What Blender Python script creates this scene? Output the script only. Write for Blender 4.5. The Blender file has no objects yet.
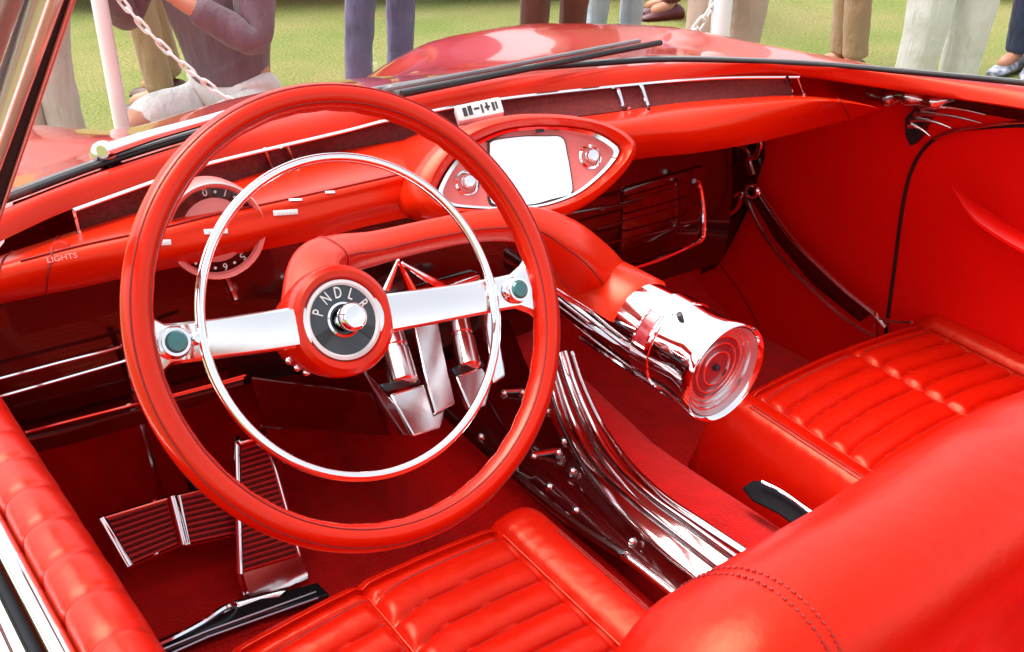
import bpy, bmesh, math, random
from mathutils import Vector as V, Matrix, noise
random.seed(7)
R = math.radians
PI = math.pi
S = bpy.context.scene
COL = S.collection

# ------------------------------------------------------------------ camera
F = 1050.0; TH = R(28); PS = R(37); CAM = V((-0.76, 0.0, 1.33))
FW = V((math.sin(PS)*math.cos(TH), math.cos(PS)*math.cos(TH), -math.sin(TH)))
RT = V((math.cos(PS), -math.sin(PS), 0)); UP = RT.cross(FW)
cd = bpy.data.cameras.new('camera'); co = bpy.data.objects.new('camera', cd); COL.objects.link(co)
cd.sensor_width = 36; cd.lens = F*36/1024; cd.clip_start = 0.02; cd.clip_end = 1000
co.matrix_world = Matrix(((RT.x, UP.x, -FW.x, CAM.x), (RT.y, UP.y, -FW.y, CAM.y), (RT.z, UP.z, -FW.z, CAM.z), (0, 0, 0, 1)))
S.camera = co

def at(px, py, x=None, y=None, z=None, pl=None):
    """measured point of the photograph on a known real plane"""
    r = FW + RT*((px-512)/F) + UP*((326-py)/F)
    if x is not None: t = (x-CAM.x)/r.x
    elif y is not None: t = (y-CAM.y)/r.y
    elif z is not None: t = (z-CAM.z)/r.z
    else: t = (pl[0]-CAM).dot(pl[1])/r.dot(pl[1])
    return CAM + r*t

# ------------------------------------------------------------------ materials
def mat(name, col, rough=.5, metal=0, coat=0, spec=.5, var=0, vscale=8, bump=0, bscale=60, sheen=0, emit=0, col2=None, detail=4, coatr=.03, stretch=None, rvar=0, tint=None, cior=1.5):
    m = bpy.data.materials.new(name); m.use_nodes = True
    n = m.node_tree.nodes; l = m.node_tree.links
    b = n['Principled BSDF']
    b.inputs['Base Color'].default_value = (*col, 1)
    b.inputs['Roughness'].default_value = rough
    b.inputs['Metallic'].default_value = metal
    b.inputs['Coat Weight'].default_value = coat
    b.inputs['Coat Roughness'].default_value = coatr
    b.inputs['Specular IOR Level'].default_value = spec
    if tint: b.inputs['Specular Tint'].default_value = (*tint, 1)
    b.inputs['Coat IOR'].default_value = cior
    if sheen: b.inputs['Sheen Weight'].default_value = sheen
    if emit:
        b.inputs['Emission Color'].default_value = (*col, 1); b.inputs['Emission Strength'].default_value = emit
    if var or bump or rvar:
        tc = n.new('ShaderNodeTexCoord'); mp = n.new('ShaderNodeMapping')
        l.new(tc.outputs['Object'], mp.inputs['Vector'])
        if stretch: mp.inputs['Scale'].default_value = stretch
    if var or rvar:
        nz = n.new('ShaderNodeTexNoise'); nz.inputs['Scale'].default_value = vscale; nz.inputs['Detail'].default_value = detail
        l.new(mp.outputs['Vector'], nz.inputs['Vector'])
    if var:
        cr = n.new('ShaderNodeValToRGB'); cr.color_ramp.elements[0].position = .32; cr.color_ramp.elements[1].position = .68
        c2 = col2 or tuple(c*(1-var) for c in col)
        cr.color_ramp.elements[0].color = (*c2, 1); cr.color_ramp.elements[1].color = (*col, 1)
        l.new(nz.outputs['Fac'], cr.inputs['Fac']); l.new(cr.outputs['Color'], b.inputs['Base Color'])
    if rvar:
        mr = n.new('ShaderNodeMapRange'); mr.inputs['To Min'].default_value = rough-rvar; mr.inputs['To Max'].default_value = rough+rvar
        l.new(nz.outputs['Fac'], mr.inputs['Value']); l.new(mr.outputs['Result'], b.inputs['Roughness'])
    if bump:
        nb = n.new('ShaderNodeTexNoise'); nb.inputs['Scale'].default_value = bscale; nb.inputs['Detail'].default_value = 5
        l.new(mp.outputs['Vector'], nb.inputs['Vector'])
        bp = n.new('ShaderNodeBump'); bp.inputs['Strength'].default_value = bump; bp.inputs['Distance'].default_value = .004 if bscale > 13 else .02
        l.new(nb.outputs['Fac'], bp.inputs['Height']); l.new(bp.outputs['Normal'], b.inputs['Normal'])
    return m

RED = (.52, .004, .001)
M = dict(
    paint=mat('red_paint', RED, .3, coat=1, coatr=.06, cior=1.75, var=.06, vscale=3, bump=.01, bscale=6),
    leather=mat('red_leather', (.54, .006, .0006), .33, var=.1, vscale=14, bump=.16, bscale=70, spec=.85, rvar=.05, tint=(1, .34, .2)),
    vinyl=mat('red_vinyl', (.56, .012, .003), .32, var=.06, vscale=9, bump=.05, bscale=160, spec=.9, tint=(1, .4, .26)),
    dashtop=mat('red_dash_metal', (.66, .016, .001), .3, tint=(1, .4, .25), spec=.8, coat=.1, var=.06, vscale=6, bump=.02, bscale=20, coatr=.2),
    bakelite=mat('red_wheel_rim', (.62, .010, .001), .22, tint=(1, .42, .28), spec=.8, coat=.15, var=.06, vscale=20, bump=.02, bscale=40),
    carpet=mat('red_carpet', (.80, .003, .001), .9, var=.18, vscale=26, bump=.9, bscale=260, sheen=.1, spec=.2),
    panel=mat('red_door_panel', (.78, .003, .0006), .42, var=.06, vscale=5, bump=.06, bscale=140, spec=.3),
    weave=mat('dark_red_weave', (.2, .012, .01), .75, var=.4, vscale=170, bump=.4, bscale=260),
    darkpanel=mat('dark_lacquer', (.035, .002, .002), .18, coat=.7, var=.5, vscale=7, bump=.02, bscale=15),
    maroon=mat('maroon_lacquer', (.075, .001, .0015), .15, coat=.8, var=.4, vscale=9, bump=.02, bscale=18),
    chrome=mat('chrome', (.9, .9, .92), .05, 1, rvar=.03, vscale=18, bump=.004, bscale=14),
    satin=mat('satin_chrome', (.86, .84, .84), .17, 1, bump=.02, bscale=90, rvar=.06, vscale=30),
    rubber=mat('black_rubber', (.012, .012, .014), .45, var=.3, vscale=30, bump=.1, bscale=90),
    greyrub=mat('grey_rubber', (.09, .085, .085), .5, var=.4, vscale=30, bump=.1, bscale=90),
    black=mat('black_plastic', (.02, .022, .026), .3, var=.2, vscale=20),
    dial=mat('charcoal_enamel', (.045, .055, .065), .3, var=.2, vscale=30),
    white=mat('white_enamel', (.82, .8, .79), .4, var=.05, vscale=12),
    plastic=mat('white_post_plastic', (.83, .83, .82), .45, var=.08, vscale=7, bump=.03, bscale=30),
    screen=mat('screen_glass', (.84, .81, .83), .1, emit=.22, var=.06, vscale=14),
    pink=mat('pink_panel', (.78, .17, .15), .4, var=.1, vscale=30, coat=.3),
    dialpink=mat('dial_face', (.75, .22, .2), .4, var=.1, vscale=18),
    teal=mat('teal_button', (.03, .16, .16), .25, coat=.6, var=.2, vscale=60),
    ink=mat('dark_ink', (.03, .025, .03), .5, var=.2, vscale=40),
    stitch=mat('dark_red_thread', (.28, .006, .006), .7, var=.3, vscale=200),
    amber=mat('red_lens', (.33, .04, .05), .3, coat=.3, var=.3, vscale=40),
    pinkedge=mat('pale_red_edge', (.7, .15, .16), .3, var=.1, vscale=10),
    lensring=mat('pinkish_reflector', (.55, .40, .41), .28, .35, rvar=.06, vscale=30),
    matteblack=mat('matte_black', (.008, .008, .012), .6, spec=.15, var=.3, vscale=20),
    lilac=mat('grey_lilac_paint', (.33, .27, .33), .35, var=.35, vscale=5, stretch=(1, 1, .3)),
    polish=mat('polished_trim', (.92, .91, .91), .085, 1),
    ruby=mat('ruby_badge', (.5, .04, .05), .2, coat=1, var=.5, vscale=60),
    darktrim=mat('grey_trim', (.22, .21, .22), .4, var=.4, vscale=8),
    trim=mat('bright_trim', (.72, .72, .73), .2, spec=1, var=.08, vscale=20, coat=1),  # non-metal pale grey: the sky's reflection in chrome, put into the colour
    greysat=mat('grey_anodised', (.3, .26, .3), .22, 1, rvar=.1, vscale=12, bump=.05, bscale=25),
    tyre=mat('tyre_rubber', (.02, .02, .02), .8, var=.3, vscale=20, bump=.2, bscale=50),
)
def glassmat(name, tint, gl):
    m = bpy.data.materials.new(name); m.use_nodes = True
    n = m.node_tree.nodes; l = m.node_tree.links; n.clear()
    o = n.new('ShaderNodeOutputMaterial'); t = n.new('ShaderNodeBsdfTransparent'); g = n.new('ShaderNodeBsdfGlossy'); mx = n.new('ShaderNodeMixShader')
    t.inputs['Color'].default_value = (*tint, 1); g.inputs['Roughness'].default_value = .02
    lw = n.new('ShaderNodeLayerWeight'); pw = n.new('ShaderNodeMath'); pw.operation = 'POWER'; pw.inputs[1].default_value = 4
    ma = n.new('ShaderNodeMath'); ma.operation = 'MULTIPLY_ADD'; ma.inputs[1].default_value = gl; ma.inputs[2].default_value = .02
    l.new(lw.outputs['Facing'], pw.inputs[0]); l.new(pw.outputs[0], ma.inputs[0]); l.new(ma.outputs[0], mx.inputs[0]); l.new(t.outputs[0], mx.inputs[1]); l.new(g.outputs[0], mx.inputs[2]); l.new(mx.outputs[0], o.inputs[0])
    return m
M['glass'] = glassmat('window_glass', (.98, .985, .98), .07)

# ------------------------------------------------------------------ helpers
def cr(pts, n, closed=False):
    """Catmull-Rom resample to n points (uniform in parameter)"""
    P = [V(p) if len(p) > 2 else V((p[0], p[1], 0)) for p in pts]; k = len(P); out = []
    segs = k if closed else k-1
    for i in range(n):
        t = i*segs/(n if closed else n-1)
        a = min(int(t), segs-1); f = t-a
        g = (lambda j: P[j % k]) if closed else (lambda j: P[max(0, min(k-1, j))])
        p0, p1, p2, p3 = g(a-1), g(a), g(a+1), g(a+2)
        if not closed:
            if a == 0: p0 = p1*2-p2
            if a == k-2: p3 = p2*2-p1
        out.append(.5*((2*p1)+(p2-p0)*f+(2*p0-5*p1+4*p2-p3)*f*f+(3*p1-p0-3*p2+p3)*f**3))
    return out

def arc(pts, n, closed=False):
    """resample evenly by arc length"""
    d = cr(pts, 24*len(pts), closed)
    if closed: d = d+[d[0]]
    L = [0]
    for a, b in zip(d, d[1:]): L.append(L[-1]+(b-a).length)
    out = []; j = 0
    for i in range(n):
        s = L[-1]*i/(n if closed else n-1)
        while j < len(L)-2 and L[j+1] < s: j += 1
        f = (s-L[j])/max(1e-9, L[j+1]-L[j]); out.append(d[j].lerp(d[j+1], min(1, f)))
    return out

def lin(xs, ys, x):
    if x <= xs[0]: return ys[0]
    for i in range(len(xs)-1):
        if x <= xs[i+1]:
            f = (x-xs[i])/(xs[i+1]-xs[i]); 
            m0 = (ys[i+1]-ys[max(0, i-1)])/(xs[i+1]-xs[max(0, i-1)])
            j = min(len(xs)-1, i+2); m1 = (ys[j]-ys[i])/(xs[j]-xs[i]); h = xs[i+1]-xs[i]
            return (2*f**3-3*f*f+1)*ys[i]+(f**3-2*f*f+f)*h*m0+(-2*f**3+3*f*f)*ys[i+1]+(f**3-f*f)*h*m1
    return ys[-1]

class MB:
    def __init__(s): s.b = bmesh.new()
    def loft(s, rows, cu=False, cv=False, cap=False):
        vs = [[s.b.verts.new(p) for p in r] for r in rows]; n = len(rows[0])
        for i in range(len(rows)-(0 if cv else 1)):
            A = vs[i]; B = vs[(i+1) % len(rows)]
            for j in range(n-(0 if cu else 1)):
                k = (j+1) % n
                try: s.b.faces.new((A[j], A[k], B[k], B[j]))
                except ValueError: pass
        if cap:
            for r in (vs[0], vs[-1]):
                try: s.b.faces.new(r)
                except ValueError: pass
        return s
    def tube(s, path, r, n=12, closed=False, sq=1, up=None, cap=True):
        P = [V(p) for p in path]; k = len(P); rows = []; prev = None
        for i in range(k):
            if closed: t = P[(i+1) % k]-P[i-1]
            else: t = P[min(k-1, i+1)]-P[max(0, i-1)]
            t.normalize()
            if up is not None: a = V(up)-t*V(up).dot(t)
            elif prev is None:
                a = V((0, 0, 1)) if abs(t.z) < .9 else V((1, 0, 0)); a = a-t*a.dot(t)
            else: a = prev-t*prev.dot(t)
            a.normalize(); prev = a; b = t.cross(a)
            rr = r[i] if isinstance(r, (list, tuple)) else r
            rows.append([P[i]+(a*math.cos(q)*sq+b*math.sin(q))*rr for q in [2*PI*j/n for j in range(n)]])
        return s.loft(rows, cu=True, cv=closed, cap=cap and not closed)
    def box(s, c, size, rot=None, bev=.003):
        t = bmesh.new(); bmesh.ops.create_cube(t, size=1)
        for v in t.verts: v.co = V((v.co.x*size[0], v.co.y*size[1], v.co.z*size[2]))
        if bev: bmesh.ops.bevel(t, geom=list(t.edges), offset=min(bev, min(size)*.45), segments=2, affect='EDGES', profile=.5)
        return s.add(t, c, rot)
    def add(s, t, c=(0, 0, 0), rot=None):
        mm = Matrix.Translation(V(c)) @ (rot.to_4x4() if rot else Matrix())
        mp = {v: s.b.verts.new(mm @ v.co) for v in t.verts}
        for f in t.faces:
            try: s.b.faces.new([mp[v] for v in f.verts])
            except ValueError: pass
        t.free(); return s
    def lathe(s, prof, o, ax, n=40, cap=True):
        o = V(o); ax = V(ax).normalized(); a = V((0, 0, 1)) if abs(ax.z) < .9 else V((1, 0, 0)); a = (a-ax*a.dot(ax)).normalized(); b = ax.cross(a)
        return s.loft([[o+ax*h+(a*math.cos(q)+b*math.sin(q))*max(r, 1e-5) for q in [2*PI*j/n for j in range(n)]] for r, h in prof], cu=True, cap=cap)
    def prism(s, pts, vec):
        A = [V(p) for p in pts]; vec = V(vec)
        return s.loft([A, [p+vec for p in A]], cu=True, cap=True)
    def sphere(s, c, r, sc=(1, 1, 1), n=12):
        t = bmesh.new(); bmesh.ops.create_uvsphere(t, u_segments=n, v_segments=max(6, n//2+2), radius=r)
        for v in t.verts: v.co = V((v.co.x*sc[0], v.co.y*sc[1], v.co.z*sc[2]))
        return s.add(t, c)
    def build(s, name, m, parent=None, angle=38, smooth=True, bev=0, sub=0):
        bmesh.ops.recalc_face_normals(s.b, faces=s.b.faces)
        me = bpy.data.meshes.new(name); s.b.to_mesh(me); s.b.free()
        return link(name, me, m, parent, angle, smooth, bev, sub)

def link(name, me, m, parent=None, angle=38, smooth=True, bev=0, sub=0):
    if m: me.materials.append(m)
    if smooth:
        me.polygons.foreach_set('use_smooth', [True]*len(me.polygons)); me.set_sharp_from_angle(angle=R(angle))
    o = bpy.data.objects.new(name, me); COL.objects.link(o)
    if bev:
        q = o.modifiers.new('bevel', 'BEVEL'); q.width = bev; q.segments = 2; q.limit_method = 'ANGLE'; q.angle_limit = R(40)
    if sub:
        q = o.modifiers.new('sub', 'SUBSURF'); q.levels = sub; q.render_levels = sub
    if parent: par(o, parent)
    return o
def par(o, p):
    o.parent = p
    if p.get('base'): o.matrix_parent_inverse = Matrix.Translation(-V(p['base']))
def empty(name, loc):
    o = bpy.data.objects.new(name, None); COL.objects.link(o); o.location = loc; o['base'] = list(loc); o.empty_display_size = .2
    return o
def tag(o, label, cat, group=None):
    o['label'] = label; o['category'] = cat
    if group: o['group'] = group
    return o

def text(name, body, size, mtx, m, parent, depth=.0004):
    c = bpy.data.curves.new(name, 'FONT'); c.body = body; c.size = size; c.align_x = 'CENTER'; c.align_y = 'CENTER'; c.extrude = depth; c.resolution_u = 3
    t = bpy.data.objects.new(name, c); COL.objects.link(t)
    bpy.context.view_layer.update()
    me = bpy.data.meshes.new_from_object(t.evaluated_get(bpy.context.evaluated_depsgraph_get()))
    bpy.data.objects.remove(t); me.transform(mtx)
    return link(name, me, m, parent, smooth=False)
def frame(o, n, up=V((0, 0, 1)), roll=0):
    n = V(n).normalized(); u = (up-n*up.dot(n)).normalized(); r = u.cross(n)
    if roll: u, r = u*math.cos(roll)+r*math.sin(roll), r*math.cos(roll)-u*math.sin(roll)
    return Matrix(((r.x, u.x, n.x, o[0]), (r.y, u.y, n.y, o[1]), (r.z, u.z, n.z, o[2]), (0, 0, 0, 1)))

def poly(pts, z=None, n=None, **k):
    P = [at(p[0], p[1], z=(p[2] if len(p) > 2 else z), **k) if not k else at(p[0], p[1], **k) for p in pts]
    return cr(P, n) if n else P

# ================================================================== THE CAR
CX = .15
car = empty('convertible_car', (CX, .6, 0))
tag(car, 'red convertible car in the foreground with open cockpit, red leather seats and chrome fittings', 'car')

# ---------------------------------------------------------------- hood / cowl / body
SEAL = [(-60, 228), (7, 203), (100, 168), (202, 136), (303, 108), (407, 89), (502, 74), (600, 66), (680, 62), (800, 66), (900, 74), (1024, 86), (1100, 97)]
seal3 = poly(SEAL, .905, 80)
def seal_y(x):
    best = min(range(len(seal3)-1), key=lambda i: abs((seal3[i].x+seal3[i+1].x)/2-x))
    a, b = seal3[best], seal3[best+1]
    f = (x-a.x)/max(1e-6, b.x-a.x); f = max(-.5, min(1.5, f))
    return a.y+(b.y-a.y)*f
bys = [1.0, 1.35, 1.6, 1.8, 2.0, 2.2, 2.5, 2.9]; bzs = [.9, .885, .842, .797, .745, .672, .52, .30]
fys = [.6, 1.05, 1.37, 1.6, 2.0, 2.15, 2.4, 2.75, 2.95]; fzs = [.878, .872, .86, .85, .79, .757, .68, .5, .32]
def hood_z(x, y):
    c = abs(x-CX); b = lin(bys, bzs, y); f = lin(fys, fzs, y)
    w = math.exp(-((c-.62)/.17)**2) if c < .62 else 1
    z = b+(f-b)*w-.05*math.exp(-((c-.33)/.16)**2)*max(0, min(1, (y-1.4)/.3))*.5
    if c > .68: z -= .45*((c-.68)/.32)**2.2
    return z
rows = []
xs = [CX-1+2*i/84 for i in range(85)]
for j in range(46):
    s = j/45; row = []
    for x in xs:
        xx = max(-.53, min(.84, x)); y0 = seal_y(xx)+.015
        if x < -.53: y0 = 1.24+(x+.53)*1.2
        if x > .84: y0 = .80-(x-.84)*.9
        y = y0+(2.95-y0)*s
        z = hood_z(x, y)
        k = max(0, 1-s*9); z = z*(1-k)+(.897 if abs(x-CX) < .7 else z)*k
        row.append(V((x, y, z)))
    rows.append(row)
b = MB(); b.loft(rows); 
front = [V((p.x, p.y+.02, .2)) for p in rows[-1]]; b.loft([rows[-1], front])
for sgn, r in ((-1, [q[0] for q in rows]), (1, [q[-1] for q in rows])):
    b.loft([r, [V((p.x+sgn*.012, p.y, .22+(p.z-.22)*.66)) for p in r], [V((p.x+sgn*.01, p.y, .22+(p.z-.22)*.33)) for p in r], [V((p.x-sgn*.03, p.y, .2)) for p in r]])
hood = b.build('hood', M['paint'], car, 60)
# side bodies, tail deck, rear floor
b = MB()
for sg in (1,):
    x0 = CX+sg*.93
    prof = [(-.08, .86), (-.02, .868), (.03, .85), (.065, .78), (.075, .6), (.06, .4), (.0, .22)]
    b.loft([[V((x0+sg*dx, y, z)) for dx, z in prof] for y in (-2.3, -1.4, -.6, .1, .5, .74)])
b.build('body_side', M['paint'], car)
b = MB()
b.loft([[V((x, y, .86-.25*max(0, (-y-1.2)/1.2)**2-.3*max(0, (abs(x-CX)-.7)/.3)**2)) for x in [CX-1+2*i/24 for i in range(25)]] for y in [-.75-1.6*i/12 for i in range(13)]])
b.loft([[V((x, -.75, .86-.3*max(0, (abs(x-CX)-.7)/.3)**2)) for x in [CX-1+2*i/24 for i in range(25)]], [V((CX-1+2*i/24, -.62, .25)) for i in range(25)]])
b.build('rear_deck', M['paint'], car)
def wheel(px, py, r=.36, w=.2):
    o = MB().lathe([(.1, -w/2), (r*.62, -w/2), (r*.95, -w/2+.02), (r, -w/2+.05), (r, w/2-.05), (r*.95, w/2-.02), (r*.62, w/2), (.1, w/2)], (px, py, r), (1, 0, 0)).build('wheel', M['tyre'], car)
    for q in (-1, 1): MB().lathe([(r*.62, q*w*.48), (r*.5, q*w*.52), (r*.3, q*w*.5), (.04, q*w*.56), (.0, q*w*.56)], (px, py, r), (1, 0, 0), 28).build('hubcap', M['chrome'], o)
for x in (CX-.8, CX+.8):
    for y in (2.0, -1.5): wheel(x, y, .31)

# ---------------------------------------------------------------- windshield
b = MB()
off = V((0, 0, .004))
b.tube([p+off for p in seal3], .0042, 10); ws = b.build('windshield_seal', M['rubber'], car)
b = MB(); b.tube([p+V((0, .013, .003)) for p in seal3], .005, 8); b.build('seal_trim', M['darktrim'], ws)
topc = cr([(-.63, .5, 1.31), (-.5, .68, 1.335), (-.15, .80, 1.355), (.15, .82, 1.36), (.45, .80, 1.355), (.8, .68, 1.335), (.93, .5, 1.31)], 60)
base = cr([at(2, 202, y=.95)]+[seal3[i] for i in range(9, 76, 6)]+[V((.9, .95-.2, .93))], 60)
b = MB(); b.loft([[base[i].lerp(topc[i], t)+V((0, .05, .02))*math.sin(PI*t) for i in range(60)] for t in (0, .15, .3, .45, .6, .75, .9, 1)])
b.build('windshield_glass', M['glass'], car)
b = MB(); b.tube(topc, .016, 10); hd = b.build('windshield_header', M['chrome'], car)
# left pillar: black rubber strip between chrome strips painted pale for their sky reflection
def strip(a0, a1, b0, b1, th):
    q = MB(); q.prism([a0, a1, b1, b0], ((V(a0)+V(a1))*.5-CAM).normalized()*th); return q
def pe(px, ye=-300):
    # px at the picture's top row; the pillar leans by one third
    return at(px-.335*230, 230, y=.97), at(px-.335*ye, ye, y=.36)
def bar(c, r, m, name, par_, sq=1): return MB().tube([pe(c)[0], pe(c)[1]], r, 12, sq=sq).build(name, m, par_, 60)
e0, e1 = pe(54), pe(71)
pil = strip(e0[0], e0[1], e1[0], e1[1], .03).build('windshield_pillar', M['matteblack'], car, bev=.002)
bar(72.5, .0015, M['pinkedge'], 'red_edge', pil)
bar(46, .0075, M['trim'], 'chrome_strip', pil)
e0, e1 = pe(18), pe(41)
strip(e0[0]+V((-.0, .012, 0)), e0[1]+V((0, .012, 0)), e1[0]+V((0, .012, 0)), e1[1]+V((0, .012, 0)), .02).build('vent_frame', M['lilac'], pil, bev=.002)
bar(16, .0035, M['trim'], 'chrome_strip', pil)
bar(-2, .010, M['lilac'], 'vent_frame', pil)
# right pillar outside the frame
b = MB(); b.tube(cr([(.90, .76, .90), (.925, .62, 1.1), (.93, .5, 1.31)], 12), .018, 10); b.build('windshield_pillar', M['chrome'], car)

# wipers
def wiper(pts, m1, wid, pivot):
    P = cr(pts, 24)
    o = MB().tube(P, [wid*(1-.55*i/23) for i in range(24)], 10, sq=.8).build('wiper', m1, car)
    MB().lathe([(.001, -.03), (.016, -.03), (.017, .0), (.0155, .006), (.012, .012), (.006, .016), (.001, .017)], pivot, (-.3, -.6, .7), 20).build('wiper_pivot', M['satin'], o)
    return o
w1 = [at(x, y, z=.925) for x, y in ((394, 95), (450, 84), (520, 70), (590, 56), (652, 44))]
w = wiper(w1, M['greyrub'], .008, at(392, 97, z=.91))
MB().tube(cr([p+V((.0, -.02, .006)) for p in w1], 20), .005, 8).build('wiper_blade', M['rubber'], w)
MB().tube(cr([p+V((0, .03, .0)) for p in w1], 20), .004, 8).build('wiper_arm', M['darktrim'], w)
w2 = [at(x, y, z=.925) for x, y in ((102, 152), (150, 136), (200, 122), (250, 107), (300, 94))]
wiper(w2, M['chrome'], .011, at(104, 154, z=.915))

# ---------------------------------------------------------------- dashboard
N = 70
RL = [(-40, 262), (20, 232), (72, 209), (168, 175), (209, 162), (340, 131), (397, 117), (502, 98), (643, 83), (720, 77), (798, 76), (870, 85), (950, 97), (1024, 108), (1100, 121)]
rl = arc(poly(RL, .885), N); sb = arc([p+V((0, -.006, -.004)) for p in seal3], N)
def matchx(ref, pts):  # reparametrise pts so that its x follows ref's x
    return pts
rows = []
for k in range(11):
    t = k/10; row = []
    for a, c in zip(sb, rl):
        p = a.lerp(c, t); d = (c-a); nn = V((-.15, -.35, .92)).normalized()
        row.append(p+nn*.014*math.sin(PI*t)**.8)
    rows.append(row)
rows.append([p+V((0, .02, -.004)) for p in rl])
NB = [(-10, 262), (30, 246), (81, 228), (140, 210), (200, 191), (290, 163), (340, 151), (397, 141), (431, 135), (500, 124), (560, 118), (610, 113), (643, 108), (680, 103), (740, 98), (793, 95)]
nb = arc(poly(NB, .853), 60)
# driver side bullnose with flat switch strip
DL = dict(
    NB=[(-20, 262), (30, 246), (81, 229), (140, 211), (200, 192), (290, 163), (340, 151), (397, 141), (440, 134), (500, 124)],
    T1=[(-26, 268), (22, 252), (80, 236), (145, 220), (212, 202), (300, 180), (352, 168), (408, 156), (452, 147), (510, 136)],
    ST=[(-30, 274), (18, 262), (80, 246), (150, 231), (220, 214), (308, 195), (362, 183), (416, 171), (465, 160), (520, 148)],
    S2=[(-32, 290), (12, 278), (80, 261), (152, 245), (222, 227), (310, 207), (365, 194), (420, 181), (468, 170), (523, 158)],
    SB=[(-34, 303), (8, 291), (80, 273), (153, 259), (224, 242), (312, 221), (368, 207), (424, 194), (470, 182), (525, 170)],
    SC=[(-34, 310), (6, 299), (80, 283), (153, 267), (224, 251), (312, 232), (368, 217), (424, 205), (470, 193), (525, 180)],
    ND=[(-34, 314), (5, 303), (80, 288), (153, 272), (224, 258), (312, 240), (368, 226), (424, 214), (470, 203), (525, 190)])
ZL = dict(NB=.853, T1=.862, ST=.864, S2=.852, SB=.836, SC=.82, ND=.808)
R3 = [cr(poly(DL[k], ZL[k]), N) for k in ('NB', 'T1', 'ST', 'S2', 'SB', 'SC', 'ND')]
R3 = [[R3[i][j] for i in range(7)] for j in range(N)]
full = []
for j in range(N):
    c = cr(R3[j], 31); full.append(c+[c[-1]+V((0, .05, -.006)), c[-1]+V((0, .1, 0))])
b = MB(); b.loft(full)
# passenger side bullnose
DR = dict(
    NB=[(540, 122), (610, 113), (643, 108), (680, 103), (740, 98), (793, 95), (840, 99), (868, 105), (879, 108)],
    C=[(548, 128), (617, 122), (650, 116), (686, 110), (746, 104), (800, 99), (843, 102), (869, 106), (880, 108.5)],
    F=[(560, 146), (626, 138), (660, 133), (696, 128), (752, 119), (808, 111), (847, 108), (870, 108), (880, 109)],
    G=[(562, 160), (626, 152), (660, 147), (698, 143), (756, 133), (812, 121), (850, 114), (871, 111), (880, 110)],
    D=[(562, 170), (620, 162), (655, 157), (696, 153), (756, 143), (814, 129), (852, 119), (871, 113), (880, 110.5)])
ZR = dict(NB=.853, C=.862, F=.842, G=.815, D=.79)
Q = [cr(poly(DR[k], ZR[k]), N) for k in ('NB', 'C', 'F', 'G', 'D')]
full2 = []
for j in range(N):
    c = cr([Q[i][j] for i in range(5)], 25); full2.append(c+[c[-1]+V((0, .05, -.006)), c[-1]+V((0, .1, .0))])
b.loft(full2)
dash = b.build('dashboard', M['dashtop'], car, 60)
droll = MB().loft(rows).build('dash_pad', M['vinyl'], dash, 70)
# panel join lines on the nose
for st, rg in ((full2[int(N*.73)][:24], .0014), (full[int(N*.085)][:29], .0011), (full[int(N*.175)][:29], .0011)):
    MB().tube([p+V((0, -.0008, .0008)) for p in st], rg, 6).build('panel_gap', M['stitch'], dash)
# crease line above the switch strip
MB().tube([R3[j][2]+V((0, -.0005, .001)) for j in range(8, N)], .0011, 6).build('crease_line', M['stitch'], dash)
# recessed woven panel between pad and nose
rlin = [p for p in cr(poly([(72, 209), (168, 175), (209, 162), (340, 131), (397, 117), (502, 98), (643, 83), (720, 77), (798, 76)], .885), 60)]
nbin = cr(poly([(81, 229), (150, 207), (200, 191), (300, 160), (352, 148), (431, 135), (560, 118), (700, 101), (795, 95)], .853), 60)
MB().loft([[p+V((.003, .010, 0)) for p in rlin], [a.lerp(c, .5)+V((.003, .014, 0)) for a, c in zip(rlin, nbin)], [p+V((.002, .006, -.003)) for p in nbin]]).build('speaker_cloth', M['weave'], dash)
MB().tube([p+V((0, -.003, -.001)) for p in rlin], .0026, 8).build('pad_trim', M['chrome'], dash)
def fin(px0, py0, px1, py1, hook):
    a = at(px0, py0, z=.885); c = at(px1, py1, z=.856); d = at(px1+hook[0], py1+hook[1], z=.857)
    return MB().tube(cr([a, a.lerp(c, .6), c, c.lerp(d, .5), d], 14), .0032, 8, sq=.7).build('chrome_divider', M['chrome'], dash)
fin(285, 142, 293, 160, (5, 9)); fin(264, 149, 270, 166, (4, 4)); fin(641, 84, 648, 106, (2, 8)); fin(617, 85, 623, 106, (6, 2)); fin(797, 76, 803, 93, (1, 2)); fin(787, 77, 790, 90, (2, 1)); fin(73, 209, 79, 233, (2, 6))
# small reading device on the dash: white drum with dark counters
gp = at(479, 112, z=.882); gm = frame(gp, (-.35, -.6, .72), up=V((0, .3, 1)), roll=R(-1))
g = MB().box(gp, (.070, .028, .02), gm.to_3x3(), .004).build('counter_window', M['white'], car)
b = MB()
for i, (dx, w_, h_) in enumerate(((-.022, .006, .014), (-.014, .006, .015), (-.004, .008, .003), (.004, .003, .014), (.012, .008, .003), (.012, .003, .013), (.021, .004, .014), (.026, .003, .012))):
    b.box(gm @ V((dx, .001*(i % 3)-.001, .0104)), (w_, h_, .0014), gm.to_3x3(), 0)
b.build('counter_drum', M['ink'], g)
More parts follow.
